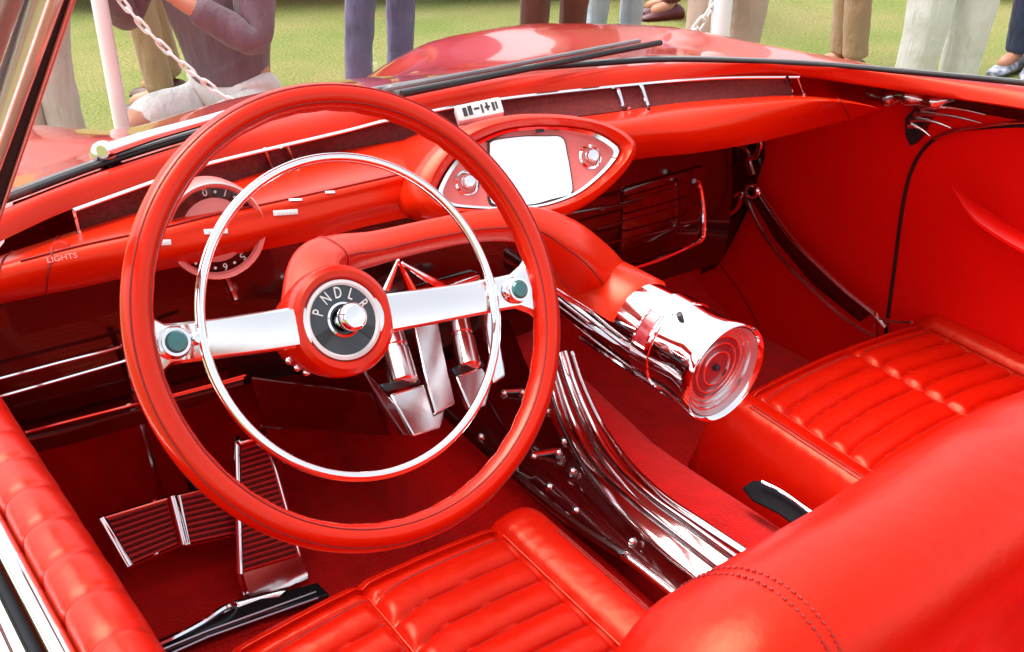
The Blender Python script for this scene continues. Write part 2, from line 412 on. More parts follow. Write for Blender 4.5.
# switch labels (white plates, one reads LIGHTS)
def onstrip(px, py, z=.846):
    return at(px, py, z=z)
for px, py, wd in ((162, 243, .022), (219, 231, .028), (288, 213, .031), (284, 201, .016), (318, 193, .012)):
    j = min(range(N), key=lambda j: (full[j][10]-at(px, py, z=.85)).length); st = full[j]
    k = min(range(31), key=lambda k: abs((st[k]-at(px, py, z=st[k].z)).length)); nx = full[min(N-1, j+2)][k]-full[j-2][k]; ny = st[k+1]-st[k-1]
    n_ = nx.cross(ny).normalized(); n_ = -n_ if n_.y > 0 else n_
    mm = frame(st[k]+n_*.0012, n_, up=-ny)
    pl_ = MB().box(mm.translation, (wd, .0065 if wd > .02 else .004, .0012), mm.to_3x3(), .0005).build('switch_label', M['white'], car)
    if wd > .02:
        b = MB()
        for q in range(5): b.box(mm @ V(((q-2)*wd*.15, 0, .0007)), (wd*.07, .002, .0006), mm.to_3x3(), 0)
        b.build('label_mark', M['satin'], pl_)
lp = at(61, 252, z=.857); 
kn = MB().lathe([(.001, .012), (.009, .012), (.012, .008), (.012, -.006)], lp, (-.2, -.75, .5), 24).build('light_switch', M['vinyl'], car)
text('switch_word', 'LIGHTS', .0095, frame(at(62, 258, z=.868), (-.1, -.6, .75)), M['pink'], kn)

# ---------------------------------------------------------------- speedometer
sc_ = at(215, 230, y=1.14); sn = V((-.16, -.95, .22)).normalized(); SR = .0585
sm = frame(sc_, sn)
sp = MB().lathe([(SR*.86, .004), (SR*.9, .010), (SR*.97, .012), (SR, .008), (SR*1.03, -.012), (SR*1.03, -.045)], sc_, sn, 56, cap=False).build('speedometer', M['pink'], car)
MB().lathe([(SR*.96, .0125), (SR*.985, .0125), (SR*.99, .011)], sc_, sn, 56, cap=False).build('dial_rim', M['satin'], sp)
MB().lathe([(.0, .0), (SR*.9, .0)], sc_, sn, 56).build('dial_ring', M['maroon'], sp)
MB().lathe([(.0, .0035), (SR*.58, .0035), (SR*.66, .001)], sc_, sn, 48).build('dial_face', M['dialpink'], sp)
for i, ch in enumerate('0123456789'):
    a = R(95-i*30 if i < 4 else 95-i*30)
    pos = sc_+(sm.to_3x3() @ V((math.cos(a), math.sin(a), 0)))*SR*.78+sn*.001
    text('dial_number', ch, .0125, frame(pos, sn, roll=0) @ Matrix.Rotation(a-PI/2, 4, 'Z'), M['white'], sp)
    a2 = a-R(15); pos = sc_+(sm.to_3x3() @ V((math.cos(a2), math.sin(a2), 0)))*SR*.78+sn*.001
    MB().lathe([(0, 0), (.0018, 0), (.0018, .0006), (0, .0006)], pos, sn, 8).build('dial_dot', M['white'], sp)

# ---------------------------------------------------------------- television pod
tp = at(530, 170, y=1.03); tn = V((-.2, -.80, .5)).normalized(); TPL = (tp, tn)
def tv(pts, lift=0, n=96): return [p+tn*lift for p in arc([at(x, y, pl=TPL) for x, y in pts], n, True)]
OUT = [(637, 149), (629, 136), (612, 126), (590, 119), (562, 114.5), (530, 113), (500, 116), (470, 123), (446, 136), (426, 156), (412, 180), (412, 204), (430, 218), (460, 222), (500, 224), (540, 222), (567, 215), (590, 203), (611, 187), (630, 166)]
INN = [(620, 151), (612, 142), (598, 134), (580, 129), (556, 126.5), (530, 127), (506, 130), (484, 138), (464, 150), (448, 168), (437, 188), (436, 198), (447, 206), (470, 209), (500, 210), (536, 208), (560, 202), (580, 193), (597, 180), (612, 165)]
cen = at(530, 170, pl=TPL)
o_, i_ = tv(OUT), tv(INN)
rows = []
rows.append([p-tn*.03 for p in i_])
rows.append([p+tn*.0 for p in i_])
rows.append([p.lerp(q, .12)+tn*.010 for p, q in zip(i_, o_)])
rows.append([p.lerp(q, .4)+tn*.017 for p, q in zip(i_, o_)])
rows.append([p.lerp(q, .75)+tn*.012 for p, q in zip(i_, o_)])
rows.append([q-tn*.004 for q in o_])
rows.append([q+(q-cen)*.0-tn*.03 for q in o_])
rows.append([q+(cen-q)*.06-tn*.09+V((0, .06, 0)) for q in o_])
rows.append([q+(cen-q)*.12-tn*.13+V((0, .1, 0)) for q in o_])
pod = MB().loft(rows, cu=True).build('screen_pod', M['dashtop'], car, 60)
bz = [p+tn*.002 for p in i_]
MB().loft([[p.lerp(cen, .01)-tn*.004 for p in i_], [p.lerp(cen, .02)+tn*.003 for p in i_], [p.lerp(cen, .075)+tn*.001 for p in i_], [p.lerp(cen, .10)-tn*.012 for p in i_]], cu=True).build('screen_bezel', M['chrome'], pod)
MB().prism([p.lerp(cen, .03)-tn*.022 for p in i_], tn*.012).build('control_panel', M['pink'], pod, smooth=False)
scr = [at(x, y, pl=(tp-tn*.006, tn)) for x, y in arc([(493, 141), (520, 137), (545, 136.5), (562, 138), (567, 155), (571, 178), (572, 191), (568, 195), (552, 199), (533, 204), (505, 206), (494, 204), (490, 198), (490, 180), (490, 160), (490, 146)], 64, True) for x, y in ((x.x, x.y),)] if False else [at(q.x, q.y, pl=(tp-tn*.006, tn)) for q in arc([(493, 141), (520, 137), (545, 136.5), (562, 138), (567, 155), (571, 178), (572, 191), (568, 195), (552, 199), (533, 204), (505, 206), (494, 204), (490, 198), (490, 180), (490, 160), (490, 146)], 64, True)]
sc0 = sum(scr, V())/64
MB().prism([p+(p-sc0)*.035-tn*.010 for p in scr], tn*.009).build('screen_surround', M['black'], pod, smooth=False)
MB().loft([[p+tn*.0005 for p in scr], [p.lerp(sc0, .06)+tn*.003 for p in scr], [p.lerp(sc0, .5)+tn*.005 for p in scr], [p.lerp(sc0, .99)+tn*.0055 for p in scr]], cu=True, cap=True).build('screen', M['screen'], pod, 80)
for px, py in ((467, 183), (590, 157)):
    kp = at(px, py, pl=(tp-tn*.009, tn))
    k = MB().lathe([(.0165, -.002), (.0165, .001), (.014, .003), (.0125, .001)], kp, tn, 28, cap=False).build('control_knob', M['chrome'], pod)
    k2 = MB().lathe([(.009, .0), (.009, .010), (.007, .013), (.0, .014)], kp, tn, 24).build('control_knob', M['chrome'], pod)
    MB().lathe([(.0125, .0), (.0, .0005)], kp, tn, 24).build('knob_plate', M['pink'], pod)
MB().box(at(540, 131, pl=(tp+tn*.002, tn)), (.012, .004, .002), frame(cen, tn).to_3x3(), .0005).build('bezel_badge', M['ink'], pod)

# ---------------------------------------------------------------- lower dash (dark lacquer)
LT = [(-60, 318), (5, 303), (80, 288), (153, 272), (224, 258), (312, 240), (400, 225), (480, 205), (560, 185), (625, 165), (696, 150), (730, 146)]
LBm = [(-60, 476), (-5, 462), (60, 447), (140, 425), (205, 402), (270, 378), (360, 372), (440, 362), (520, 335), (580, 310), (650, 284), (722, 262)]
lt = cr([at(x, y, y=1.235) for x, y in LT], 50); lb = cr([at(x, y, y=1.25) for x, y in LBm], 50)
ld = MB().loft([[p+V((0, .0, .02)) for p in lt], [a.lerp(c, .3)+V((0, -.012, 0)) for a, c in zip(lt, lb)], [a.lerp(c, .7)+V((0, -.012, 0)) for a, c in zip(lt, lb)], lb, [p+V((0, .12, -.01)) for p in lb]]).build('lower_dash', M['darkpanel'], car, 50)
def line(pts, y, r, name, m, par_, n=20): return MB().tube(cr([at(a, c, y=y) for a, c in pts], n), r, 8).build(name, m, par_)
for L_ in ([(-30, 386), (0, 378), (60, 362), (125, 345), (190, 322)], [(-30, 403), (0, 396), (60, 379), (130, 359)], [(25, 432), (75, 419), (130, 405), (190, 390), (245, 375)], [(150, 402), (185, 393), (243, 378)]):
    line(L_, 1.208, .0026, 'lower_trim', M['chrome'], ld)
line([(0, 445), (60, 432), (130, 412), (243, 383)], 1.222, .004, 'lower_edge', M['maroon'], ld)
for L_ in ([(600, 210), (640, 198), (697, 182)], [(596, 229), (640, 217), (701, 201)], [(590, 247), (640, 236), (702, 221)]):
    line(L_, 1.205, .0022, 'grille_bar', M['maroon'], ld)
line([(600, 277), (618, 272), (655, 261), (690, 246), (701, 240), (704, 230), (703, 205), (699, 184), (694, 181)], 1.195, .0045, 'grille_frame', M['chrome'], ld, 40)
line([(560, 215), (600, 208), (640, 203)], 1.20, .003, 'grille_bar', M['maroon'], ld)
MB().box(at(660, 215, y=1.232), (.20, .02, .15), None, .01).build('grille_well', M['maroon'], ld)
# small details under the dash
for (x0, y0, x1, y1) in ((300, 240, 310, 256), (225, 275, 236, 300), ): MB().tube([at(x0, y0, y=1.17), at(x1, y1, y=1.15)], .004, 8).build('pull_lever', M['chrome'], ld)
MB().sphere(at(232, 288, y=1.17), .008).build('warning_lamp', M['amber'], ld)

# ---------------------------------------------------------------- steering wheel
wn = V((math.sin(R(2))*math.cos(R(30)), -math.cos(R(2))*math.cos(R(30)), math.sin(R(30)))).normalized()
r_ = FW+RT*((365-512)/F)+UP*((326-313)/F); WC = CAM+r_*.93
wm = frame(WC, wn, roll=R(9)); W3 = wm.to_3x3()
def wp(x, y, z=0): return wm @ V((x, y, z))
RO = .2085; rr = .0126; RM = RO-rr
rows = []
for i in range(128):
    a = 2*PI*i/128; row = []
    for j in range(20):
        q = 2*PI*j/20
        w_ = rr*(1+.0*math.cos(2*q)); d_ = rr*1.15
        # finger grips on the inner rear face
        g_ = 1-.10*max(0, math.cos(a*40))*max(0, -math.sin(q)*.6-math.cos(q)*.6)
        row.append(wp((RM+w_*math.cos(q)*g_)*math.cos(a), (RM+w_*math.cos(q)*g_)*math.sin(a), d_*math.sin(q)*g_))
    rows.append(row)
sw = MB().loft(rows, cu=True, cv=True).build('steering_wheel', M['bakelite'], car, 80)
# seam grooves along the rim
for q in (R(52), R(128)):
    b = MB(); b.tube([wp((RM+rr*math.cos(q))*math.cos(a), (RM+rr*math.cos(q))*math.sin(a), rr*1.15*math.sin(q)) for a in [2*PI*i/96 for i in range(96)]], .0009, 5, closed=True); b.build('rim_seam', M['stitch'], sw)
HR = .1435
MB().tube([wp(HR*math.cos(a), HR*math.sin(a), -.010) for a in [2*PI*i/120 for i in range(120)]], .0045, 12, closed=True).build('horn_ring', M['chrome'], sw)
HZ = -.054
# spokes
for sg in (1, -1):
    def sec(x, h, z, t): return [wp(sg*x, h, z-t), wp(sg*x, h, z), wp(sg*x, h*.86, z+t*.8), wp(sg*x, h*.5, z+t*.98), wp(sg*x, 0, z+t*1.05), wp(sg*x, -h*.5, z+t*.98), wp(sg*x, -h*.86, z+t*.8), wp(sg*x, -h, z), wp(sg*x, -h, z-t)]
    st = [(.035, .0185, HZ+.004, .006), (.08, .0180, HZ+.010, .006), (.12, .0170, HZ+.018, .006), (.158, .0165, HZ+.034, .006), (.172, .017, HZ+.041, .006), (.182, .024, HZ+.046, .005), (.190, .034, HZ+.050, .004)]
    sp_ = MB().loft([sec(*q) for q in st], cu=True, cap=True).build('spoke', M['satin'], sw, 28)
    c_ = wp(sg*.168, 0, HZ+.046)
    MB().lathe([(.0125, -.004), (.0135, .004), (.0115, .009), (.0092, .009), (.0088, .006)], c_, wn, 28, cap=False).build('button_bezel', M['chrome'], sw)
    MB().lathe([(.0092, .0), (.0092, .0095), (.0075, .0115), (0, .0125)], c_, wn, 24).build('spoke_button', M['teal'], sw)
    MB().lathe([(.0055, -.006), (.0055, .004), (.004, .0065), (0, .007)], wp(sg*.147, .001, HZ+.040), wn, 16).build('ring_stud', M['chrome'], sw)
# hub drum
hc = wp(0, 0, HZ)
MB().lathe([(.0, -.09), (.030, -.088), (.041, -.07), (.046, -.045), (.0495, -.03), (.0525, -.012), (.0525, .004), (.0505, .010), (.046, .013), (.041, .012), (.0385, .008), (.0375, .004), (0, .004)], hc, wn, 56).build('hub', M['bakelite'], sw, 35)
MB().lathe([(.0375, .005), (.0375, .0095), (.0345, .0105), (.0325, .0075)], hc, wn, 56, cap=False).build('dial_ring', M['white'], sw)
MB().lathe([(.0335, .0055), (.0335, .0078), (0, .0078)], hc, wn, 56).build('selector_dial', M['dial'], sw)
MB().lathe([(.0165, .007), (.0165, .0095), (.0145, .0105), (.0135, .0085)], hc, wn, 40, cap=False).build('knob_collar', M['chrome'], sw)
MB().lathe([(.0125, .006), (.0125, .022), (.0135, .026), (.0128, .031), (.010, .034), (.004, .0348), (0, .035)], hc, wn, 40).build('selector_knob', M['chrome'], sw)
# text has to stand upright as in the photo: arc of letters from left to right over the top
for ch, a in zip('PNDLR', (158, 122, 92, 62, 28)):
    a = R(a)
    text('selector_letter', ch, .0135, wm @ Matrix.Translation((.0252*math.cos(a), .0252*math.sin(a), HZ+.0082)) @ Matrix.Rotation(a-PI/2, 4, 'Z') @ Matrix.Diagonal((.8, 1.15, 1, 1)), M['white'], sw)
for a0, a1 in ((200, 222), (318, 340)):
    pts = [wm @ V((.032*math.cos(R(a)), .032*math.sin(R(a)), HZ+.0081)) for a in (a0, (a0+a1)/2, a1)]+[wm @ V((.017*math.cos(R(a)), .017*math.sin(R(a)), HZ+.0081)) for a in (a1, (a0+a1)/2, a0)]
    MB().prism(pts, wn*.0004).build('dial_sector', M['black'], sw, smooth=False)
b = MB()
for a in (215, 228, 240): b.sphere(wp(.047*math.cos(R(a)), .047*math.sin(R(a)), HZ-.045), .0035, n=8)
b.build('hub_screw', M['chrome'], sw)

# ---------------------------------------------------------------- cantilever arm and central pod
ap = [hc-wn*.06, at(316, 272, y=.905), at(338, 256, y=.93), at(375, 248, y=.945), at(425, 236, y=.955), at(480, 226, y=.955), at(528, 226, y=.95), at(562, 244, y=.945), at(588, 268, y=.945), at(606, 286, y=.94)]
ar = [.034, .027, .0215, .0175, .0165, .0175, .0225, .032, .037, .036]
n_ = 60; APp = cr(ap, n_); ARr = [p.x for p in cr([(r, 0, 0) for r in ar], n_)]
def sgp(v, p): return math.copysign(abs(v)**p, v)
rows = []
for i in range(n_):
    t = (APp[min(n_-1, i+1)]-APp[max(0, i-1)]).normalized(); u_ = V((-.30, -.42, .85)); u_ = (u_-t*u_.dot(t)).normalized(); w_ = t.cross(u_)
    rows.append([APp[i]+u_*ARr[i]*.92*sgp(math.cos(q), .62)+w_*ARr[i]*sgp(math.sin(q), .7) for q in [2*PI*k/40 for k in range(40)]])
arm = MB().loft(rows, cu=True, cap=True).build('steering_arm', M['dashtop'], car, 60)
MB().tube([rows[k][6]+(rows[k][6]-APp[k]).normalized()*.0004 for k in range(12, 57)], .001, 6).build('arm_seam', M['stitch'], arm)
MB().tube([p+(p-APp[11])*.01 for p in rows[11]], .001, 6, closed=True).build('arm_seam', M['stitch'], arm)
L0 = at(725, 373, x=.105); L1 = V((.105, 1.10, .70)); ax = (L0-L1).normalized(); LL = (L1-L0).length
pr_ = [(.036, -.40), (.042, -.30), (.047, -.20), (.0495, -.14), (.050, -.105), (.052, -.104), (.052, -.074), (.0505, -.073), (.0505, -.05), (.053, -.03), (.0555, -.012), (.0565, .0), (.0555, .003), (.053, .001), (.050, -.008)]
PK = 1.17
pr_ = [(r*PK if h > -.1 else r*(1.05+.12*max(0, 1-(-h-.1)/.3)), h) for r, h in pr_]
cp = MB().lathe(pr_, L0, ax, 64, cap=False).build('console_pod', M['chrome'], car, 40)
MB().lathe([(r*PK, h) for r, h in [(.0510, -.002), (.046, -.009), (.041, -.014), (.0365, -.017)]], L0, ax, 56, cap=False).build('pod_reflector', M['lensring'], cp)
for rr2, hh in ((.0455, -.008), (.0405, -.0125), (.036, -.0155)):
    MB().lathe([(r*PK, h) for r, h in [(rr2+.0012, hh-.002), (rr2+.0006, hh+.0008), (rr2-.0006, hh+.0008), (rr2-.0014, hh-.003)]], L0, ax, 56, cap=False).build('pod_ring', M['satin'], cp)
MB().lathe([(r*PK, h) for r, h in [(.037, -.018), (.030, -.0165), (.026, -.017), (.018, -.0155), (.009, -.0165), (.0, -.0165)]], L0, ax, 48).build('pod_lens', M['amber'], cp)
for rr2, hh in ((.0285, -.0145), (.019, -.0135)):
    MB().lathe([(r*PK, h) for r, h in [(rr2+.0012, hh-.003), (rr2+.0006, hh+.0008), (rr2-.0006, hh+.0008), (rr2-.0014, hh-.003)]], L0, ax, 48, cap=False).build('lens_ring', M['satin'], cp)
MB().lathe([(.0045, -.0165), (.0045, -.012), (.003, -.010), (0, -.010)], L0, ax, 14).build('lens_screw', M['ink'], cp)
# badge on the band of the pod (red window), a rail below
pm = L0-ax*.089
a_ = V((-.62, 0, .78)); rowsb = []
for k in range(9):
    q = R(122+k*5.5); d_ = V((math.cos(q), 0, math.sin(q)))
    rowsb.append([pm-ax*.011+d_*.0622, pm+ax*.011+d_*.0622])
MB().loft(rowsb).build('pod_badge', M['ruby'], cp)
ring_ = [r[0] for r in rowsb]+[r[1] for r in reversed(rowsb)]
MB().tube(ring_, .0022, 6, closed=True).build('badge_frame', M['chrome'], cp)
MB().tube([L0+V((-.014, .01, -.063)), L0+V((-.014, .13, -.061)), L0+V((-.014, .25, -.055))], .004, 8).build('pod_rail', M['chrome'], cp)
MB().lathe([(.004, 0), (.004, .006), (0, .007)], L0-ax*.06+V((-.022, 0, .055)), (-.4, 0, .9), 10).build('pod_screw', M['ink'], cp)
# red saddle between arm and pod
MB().loft([[L0-ax*h+V((math.cos(q)*rad, 0, math.sin(q)*rad)) for q in [R(50+10*k) for k in range(12)]] for h, rad in ((.135, .052), (.15, .061), (.20, .060), (.27, .057))]).build('pod_saddle', M['dashtop'], cp)

# chrome supports under the hub
cb = MB().box(at(430, 300, y=1.12), (.16, .03, .05), None, .008).build('column_bracket', M['chrome'], car)
def shaft(p0, p1, w0, w1, y0, y1, dp=.02):
    a = at(*p0, y=y0); c = at(*p1, y=y1); t = (c-a).normalized(); sx = V((1, 0, 0))
    rows = []
    for f, w_ in ((0, w0), (.55, (w0+w1)/2), (.62, (w0+w1)/2*1.12), (.8, w1), (.95, w1*.9), (1, w1*.6)):
        p = a.lerp(c, f); rows.append([p+sx*w_*math.cos(q)*.5+V((0, 1, .3)).normalized()*dp*math.sin(q)*.5*(1 if math.cos(q*2) < .5 else 1.15) for q in [2*PI*k/10+.3 for k in range(10)]])
    return rows
def up_(px, py, top=300, bot=440): return at(px, py, y=1.14-.17*(py-top)/(bot-top))
def plate(pts, m, name='bracket_plate', th=.012):
    P = [up_(*p) for p in pts]; MB().prism(P, V((0, th, -th*.6))).build(name, m, cb, bev=.003)
def can(p0, p1, r0, r1):
    a, c = up_(*p0), up_(*p1); t = (c-a)
    MB().lathe([(0, 0), (r0, 0), (r0*1.02, .42), (r0*.93, .44), (r0*.93, .47), (r0*1.05, .49), (r1, .96), (r1*.9, 1), (0, 1)], (0, 0, 0), (0, 0, 1), 28) if False else None
    L_ = t.length
    MB().lathe([(0, 0), (r0, 0), (r0*1.02, .42*L_), (r0*.92, .44*L_), (r0*.92, .48*L_), (r0*1.06, .50*L_), (r1, .97*L_), (r1*.85, L_), (0, L_)], a, t, 28).build('bracket_leg', M['satin'], cb, 30)
can((386, 322), (404, 384), .019, .020); can((456, 310), (469, 368), .016, .018)
plate([(410, 305), (436, 302), (444, 350), (456, 404), (436, 414), (424, 372)], M['satin'])
plate([(482, 300), (494, 298), (506, 376), (494, 384)], M['chrome'])
plate([(390, 394), (424, 384), (434, 414), (446, 408), (441, 428), (414, 437)], M['satin'])
plate([(456, 376), (482, 366), (492, 384), (486, 406), (470, 410)], M['satin'])
plate([(380, 384), (418, 377), (422, 383), (386, 392)], M['black'], 'bracket_foot')
plate([(452, 368), (482, 360), (486, 366), (456, 376)], M['black'], 'bracket_foot')
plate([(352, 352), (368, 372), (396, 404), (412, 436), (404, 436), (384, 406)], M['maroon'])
for p0, p1, r0, r1 in (((398, 260), (412, 292), .002, .007), ((398, 260), (386, 290), .002, .005), ((402, 263), (450, 292), .002, .008)):
    MB().tube([at(*p0, y=1.0), at(*p1, y=1.0)], [r0, r1], 8).build('bracket_rod', M['chrome'], cb)
# column shroud below (dark red box on the firewall side)
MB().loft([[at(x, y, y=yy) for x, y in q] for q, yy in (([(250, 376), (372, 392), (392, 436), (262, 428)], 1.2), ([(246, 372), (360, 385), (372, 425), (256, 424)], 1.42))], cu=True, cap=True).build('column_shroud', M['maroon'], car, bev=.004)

# ---------------------------------------------------------------- floor, firewall, tunnel
FZ = .215
prof = [(.05, FZ), (.6, FZ), (1.15, FZ), (1.4, FZ+.02), (1.52, FZ+.10), (1.62, FZ+.25), (1.66, .62), (1.6, .80)]
pf = cr([(0, a, c) for a, c in prof], 40)
fl = MB().loft([[V((x, p.y, p.z)) for x in [-.66+i*.08 for i in range(21)]] for p in [V((0, -.62, FZ)), V((0, -.3, FZ))]+pf]).build('cabin_floor', M['carpet'], car)
def tz(y): return .385+.22*max(0, y-1.0)
rows = []
for i in range(30):
    y = -.5+i*2.1/29; t_ = tz(y)
    sh = .0
    rows.append(cr([V((-.075+sh, y, FZ-.005)), V((-.062+sh, y, t_-.16)), V((-.04+sh, y, t_-.09)), V((.0+sh, y, t_-.06)), V((.07, y, t_-.03)), (V((.12, y, t_+.004))), V((.22, y, t_-.004)), V((.30, y, t_-.05)), V((.335, y, t_-.12)), V((.35, y, FZ-.005))], 26))
tun = MB().loft(rows).build('tunnel', M['carpet'], car, 60)
# maroon console plate with bolts along the tunnel's left edge
UE = [(508, 318, .53), (530, 372, .475), (556, 428, .43), (583, 470, .415), (617, 508, .41), (651, 543, .41), (700, 590, .408)]
LE = [(420, 385, .46), (458, 418, .43), (500, 455, .405), (545, 496, .39), (590, 533, .388), (625, 562, .388), (672, 604, .388)]
ue = cr([at(x, y, z=z) for x, y, z in UE], 40); le = cr([at(x, y, z=z) for x, y, z in LE], 40)
rows = [[p+V((0, 0, -.03)) for p in ue], ue, [a.lerp(c, .25)+V((0, 0, -.006)) for a, c in zip(ue, le)], [a.lerp(c, .55)+V((0, 0, .004)) for a, c in zip(ue, le)], [a.lerp(c, .8)+V((0, 0, .006)) for a, c in zip(ue, le)], le, [p+V((-.004, 0, -.02)) for p in le]]
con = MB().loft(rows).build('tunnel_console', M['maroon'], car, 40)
BOLT = [(497, 393), (526, 393), (549, 410), (560, 441), (535, 459), (552, 452), (577, 474), (547, 490), (549, 381), (485, 437), (513, 470), (574, 510), (634, 545)]
def zat(px, py):
    # height of the plate at a pixel: nearest station
    best = None
    for a, c in zip(ue, le):
        for f in (0, .2, .4, .6, .8, 1):
            p = a.lerp(c, f); d = (p-at(px, py, z=p.z)).length
            if best is None or d < best[0]: best = (d, p)
    return best[1]
for px, py in BOLT:
    p = zat(px, py); MB().lathe([(.007, -.004), (.007, .003), (.0055, .0065), (.0025, .0085), (0, .009)], p, V((-.3, -.3, .9)), 14).build('bolt', M['chrome'], con)
for p0, p1 in (((497, 393), (526, 393)), ((535, 459), (552, 452))): MB().tube([zat(*p0)+V((0, 0, .006)), zat(*p1)+V((0, 0, .006))], .0045, 8).build('bolt_link', M['chrome'], con)
b = MB()
ridge = cr([at(x, y, z=z) for x, y, z in ((430, 398, .462), (470, 436, .435), (520, 480, .415), (570, 520, .408), (620, 553, .408))], 30); b.tube(ridge, .007, 8)
b.build('console_ridge', M['darkpanel'], con)
# triple chrome molding
def molding(pts, wpts, name='chrome_molding', h=.009):
    P = cr([at(x, y, z=z) for x, y, z in pts], 60); W = [q.x for q in cr([(w_, 0, 0) for w_ in wpts], 60)]
    rows = []
    for i in range(60):
        t = (P[min(59, i+1)]-P[max(0, i-1)]).normalized(); n_ = V((-.45, -.25, .86)); n_ = (n_-t*n_.dot(t)).normalized(); s_ = t.cross(n_)
        rows.append([P[i]+s_*W[i]*math.cos(q)+n_*h*math.sin(q) for q in [PI*k/10 for k in range(11)]]+[P[i]-s_*W[i]-n_*.02, P[i]+s_*W[i]-n_*.02])
    return MB().loft(rows, cu=True, cap=True).build(name, M['polish'], con, 50)
molding([(546, 352, .52), (554, 382, .485), (567, 421, .45), (588, 461, .432), (622, 500, .428), (660, 534, .427), (720, 582, .425)], [.012, .012, .0125, .014, .016, .017, .017], h=.0032)
molding([(562, 352, .525), (571, 382, .49), (587, 421, .455), (610, 461, .437), (645, 498, .431), (684, 529, .43), (742, 572, .428)], [.008, .0085, .009, .011, .013, .015, .015], h=.0032)
molding([(572, 352, .51), (582, 382, .475), (600, 421, .44), (627, 461, .425), (662, 496, .42), (704, 525, .42), (760, 562, .418)], [.004, .004, .004, .005, .006, .0065, .006], h=.006)
molding([(608, 543, .396), (640, 567, .396), (672, 592, .396), (700, 612, .396)], [.0065, .0065, .0065, .0065], h=.007)
# slot beside the passenger seat: its shade is a matte black plate; bright edge
slot = [at(x, y, z=.40) for x, y in ((742, 490), (752, 483), (768, 484), (790, 497), (830, 525), (812, 540), (778, 515), (752, 502))]
MB().prism(slot, V((.0, 0, .006))).build('seat_slot', M['matteblack'], con, bev=.003)
MB().tube(cr([at(x, y, z=.418) for x, y in ((762, 482), (782, 492), (806, 509), (835, 527))], 14), .0028, 8).build('slot_edge', M['chrome'], con)

# ---------------------------------------------------------------- pedals and kick strips
bp = at(170, 520, z=.33); bn = V((-.02, -.72, .69)).normalized(); BP = (bp, bn)
def pad(pts, pl, name, parent, ribs, trim_r, bow=0):
    C = [at(x, y, pl=pl) for x, y in pts]; n = pl[1]
    o = MB().prism(C, -n*.018).build(name, M['carpet'] if False else M['panel'], parent, smooth=False, bev=.003)
    b = MB()
    for k in range(1, ribs):
        f = k/ribs; a = C[0].lerp(C[3], f); c = C[1].lerp(C[2], f); b.tube([a.lerp(c, .05)+n*.001, a.lerp(c, .95)+n*.001], .0026, 6)
    b.build('pedal_rib', M['weave'], parent)
    return o, C
bk = empty('brake_pedal', tuple(bp)); par(bk, car); bk['base'] = None; del bk['base']
bk.location = (0, 0, 0); bk.matrix_parent_inverse = Matrix.Translation(-V(car['base']))
for q in ([(102, 518), (168, 498), (181, 544), (130, 566)], [(177, 496), (240, 481), (243, 533), (187, 545)]):
    o, C = pad(q, BP, 'pedal_pad', bk, 9, .004)
    b = MB(); b.tube([C[0], C[1]], .0035, 8); b.tube([C[3], C[2]], .003, 8); b.tube([C[0], C[3]], .0065, 8, sq=.7); b.build('pedal_trim', M['chrome'], bk)
b = MB(); b.tube([at(172, 497, pl=BP)+bn*.004, at(184, 545, pl=BP)+bn*.004], .008, 10, sq=.6); b.build('pedal_trim', M['chrome'], bk)
MB().tube([at(205, 500, pl=BP)-bn*.02, at(205, 480, pl=BP)-bn*.1+V((0, .1, .15))], .012, 10).build('pedal_arm', M['black'], bk)
apn = V((-.05, -.80, .6)).normalized(); APL = (at(262, 520, z=.31), apn)
acp = [(237, 448), (266, 439), (300, 556), (240, 574)]
ac = empty('accelerator_pedal', (0, 0, 0)); del ac['base']; par(ac, car)
o, C = pad(acp, APL, 'pedal_pad', ac, 22, .004)
b = MB(); b.tube(cr([C[3], C[0], C[0].lerp(C[1], .15)+V((0, 0, .006)), C[1].lerp(C[0], .1)+V((0, 0, .005)), C[1], C[2]], 40), .0055, 8, sq=.8); b.build('pedal_trim', M['chrome'], ac)
# chrome heel plate curling to the floor
h0, h1 = C[3], C[2]
rows = [[h0, h1], [h0+V((0, -.03, -.045)), h1+V((0.0, -.02, -.03))], [at(236, 600, z=.235), at(292, 585, z=.245)], [at(222, 615, z=.225), at(270, 605, z=.228)]]
rows = [[a.lerp(c, k/6)+apn*.001 for k in range(7)] for a, c in rows]
MB().loft([list(r) for r in zip(*[cr(list(cc), 16) for cc in zip(*rows)])]).build('heel_plate', M['satin'], ac)
MB().tube(cr([C[3], C[3]+V((-.006, -.03, -.045)), at(229, 606, z=.245), at(200, 624, z=.242), at(165, 642, z=.242), at(130, 656, z=.242)], 30), .005, 8).build('pedal_trim', M['chrome'], ac)
sillp = [at(x, y, z=.225) for x, y in ((120, 662), (200, 628), (270, 601), (318, 588), (330, 600), (262, 620), (190, 648), (140, 668))]
sp_ = MB().prism(sillp, V((0, 0, .012))).build('floor_strip', M['black'], car, bev=.002)
b = MB()
for k in range(2):
    dy = 5+k*6; b.tube([at(135+k*6, 658+dy-2, z=.239), at(208, 626+dy, z=.239), at(316+k*2, 587+dy, z=.239)], .0022, 6)
b.build('strip_rib', M['greysat'], sp_)
# chrome strip on the left kick panel
kickl = MB().loft([[V((-.645, y, z)) for z in (.2, .45, .78)] for y in (.2, .9, 1.3, 1.62)]).build('kick_panel', M['carpet'], car)
MB().tube(cr([at(124, 342, y=1.20), at(138, 410, y=1.25), at(150, 455, y=1.32), at(162, 497, y=1.40)], 16), .0046, 8).build('kick_trim', M['satin'], kickl)

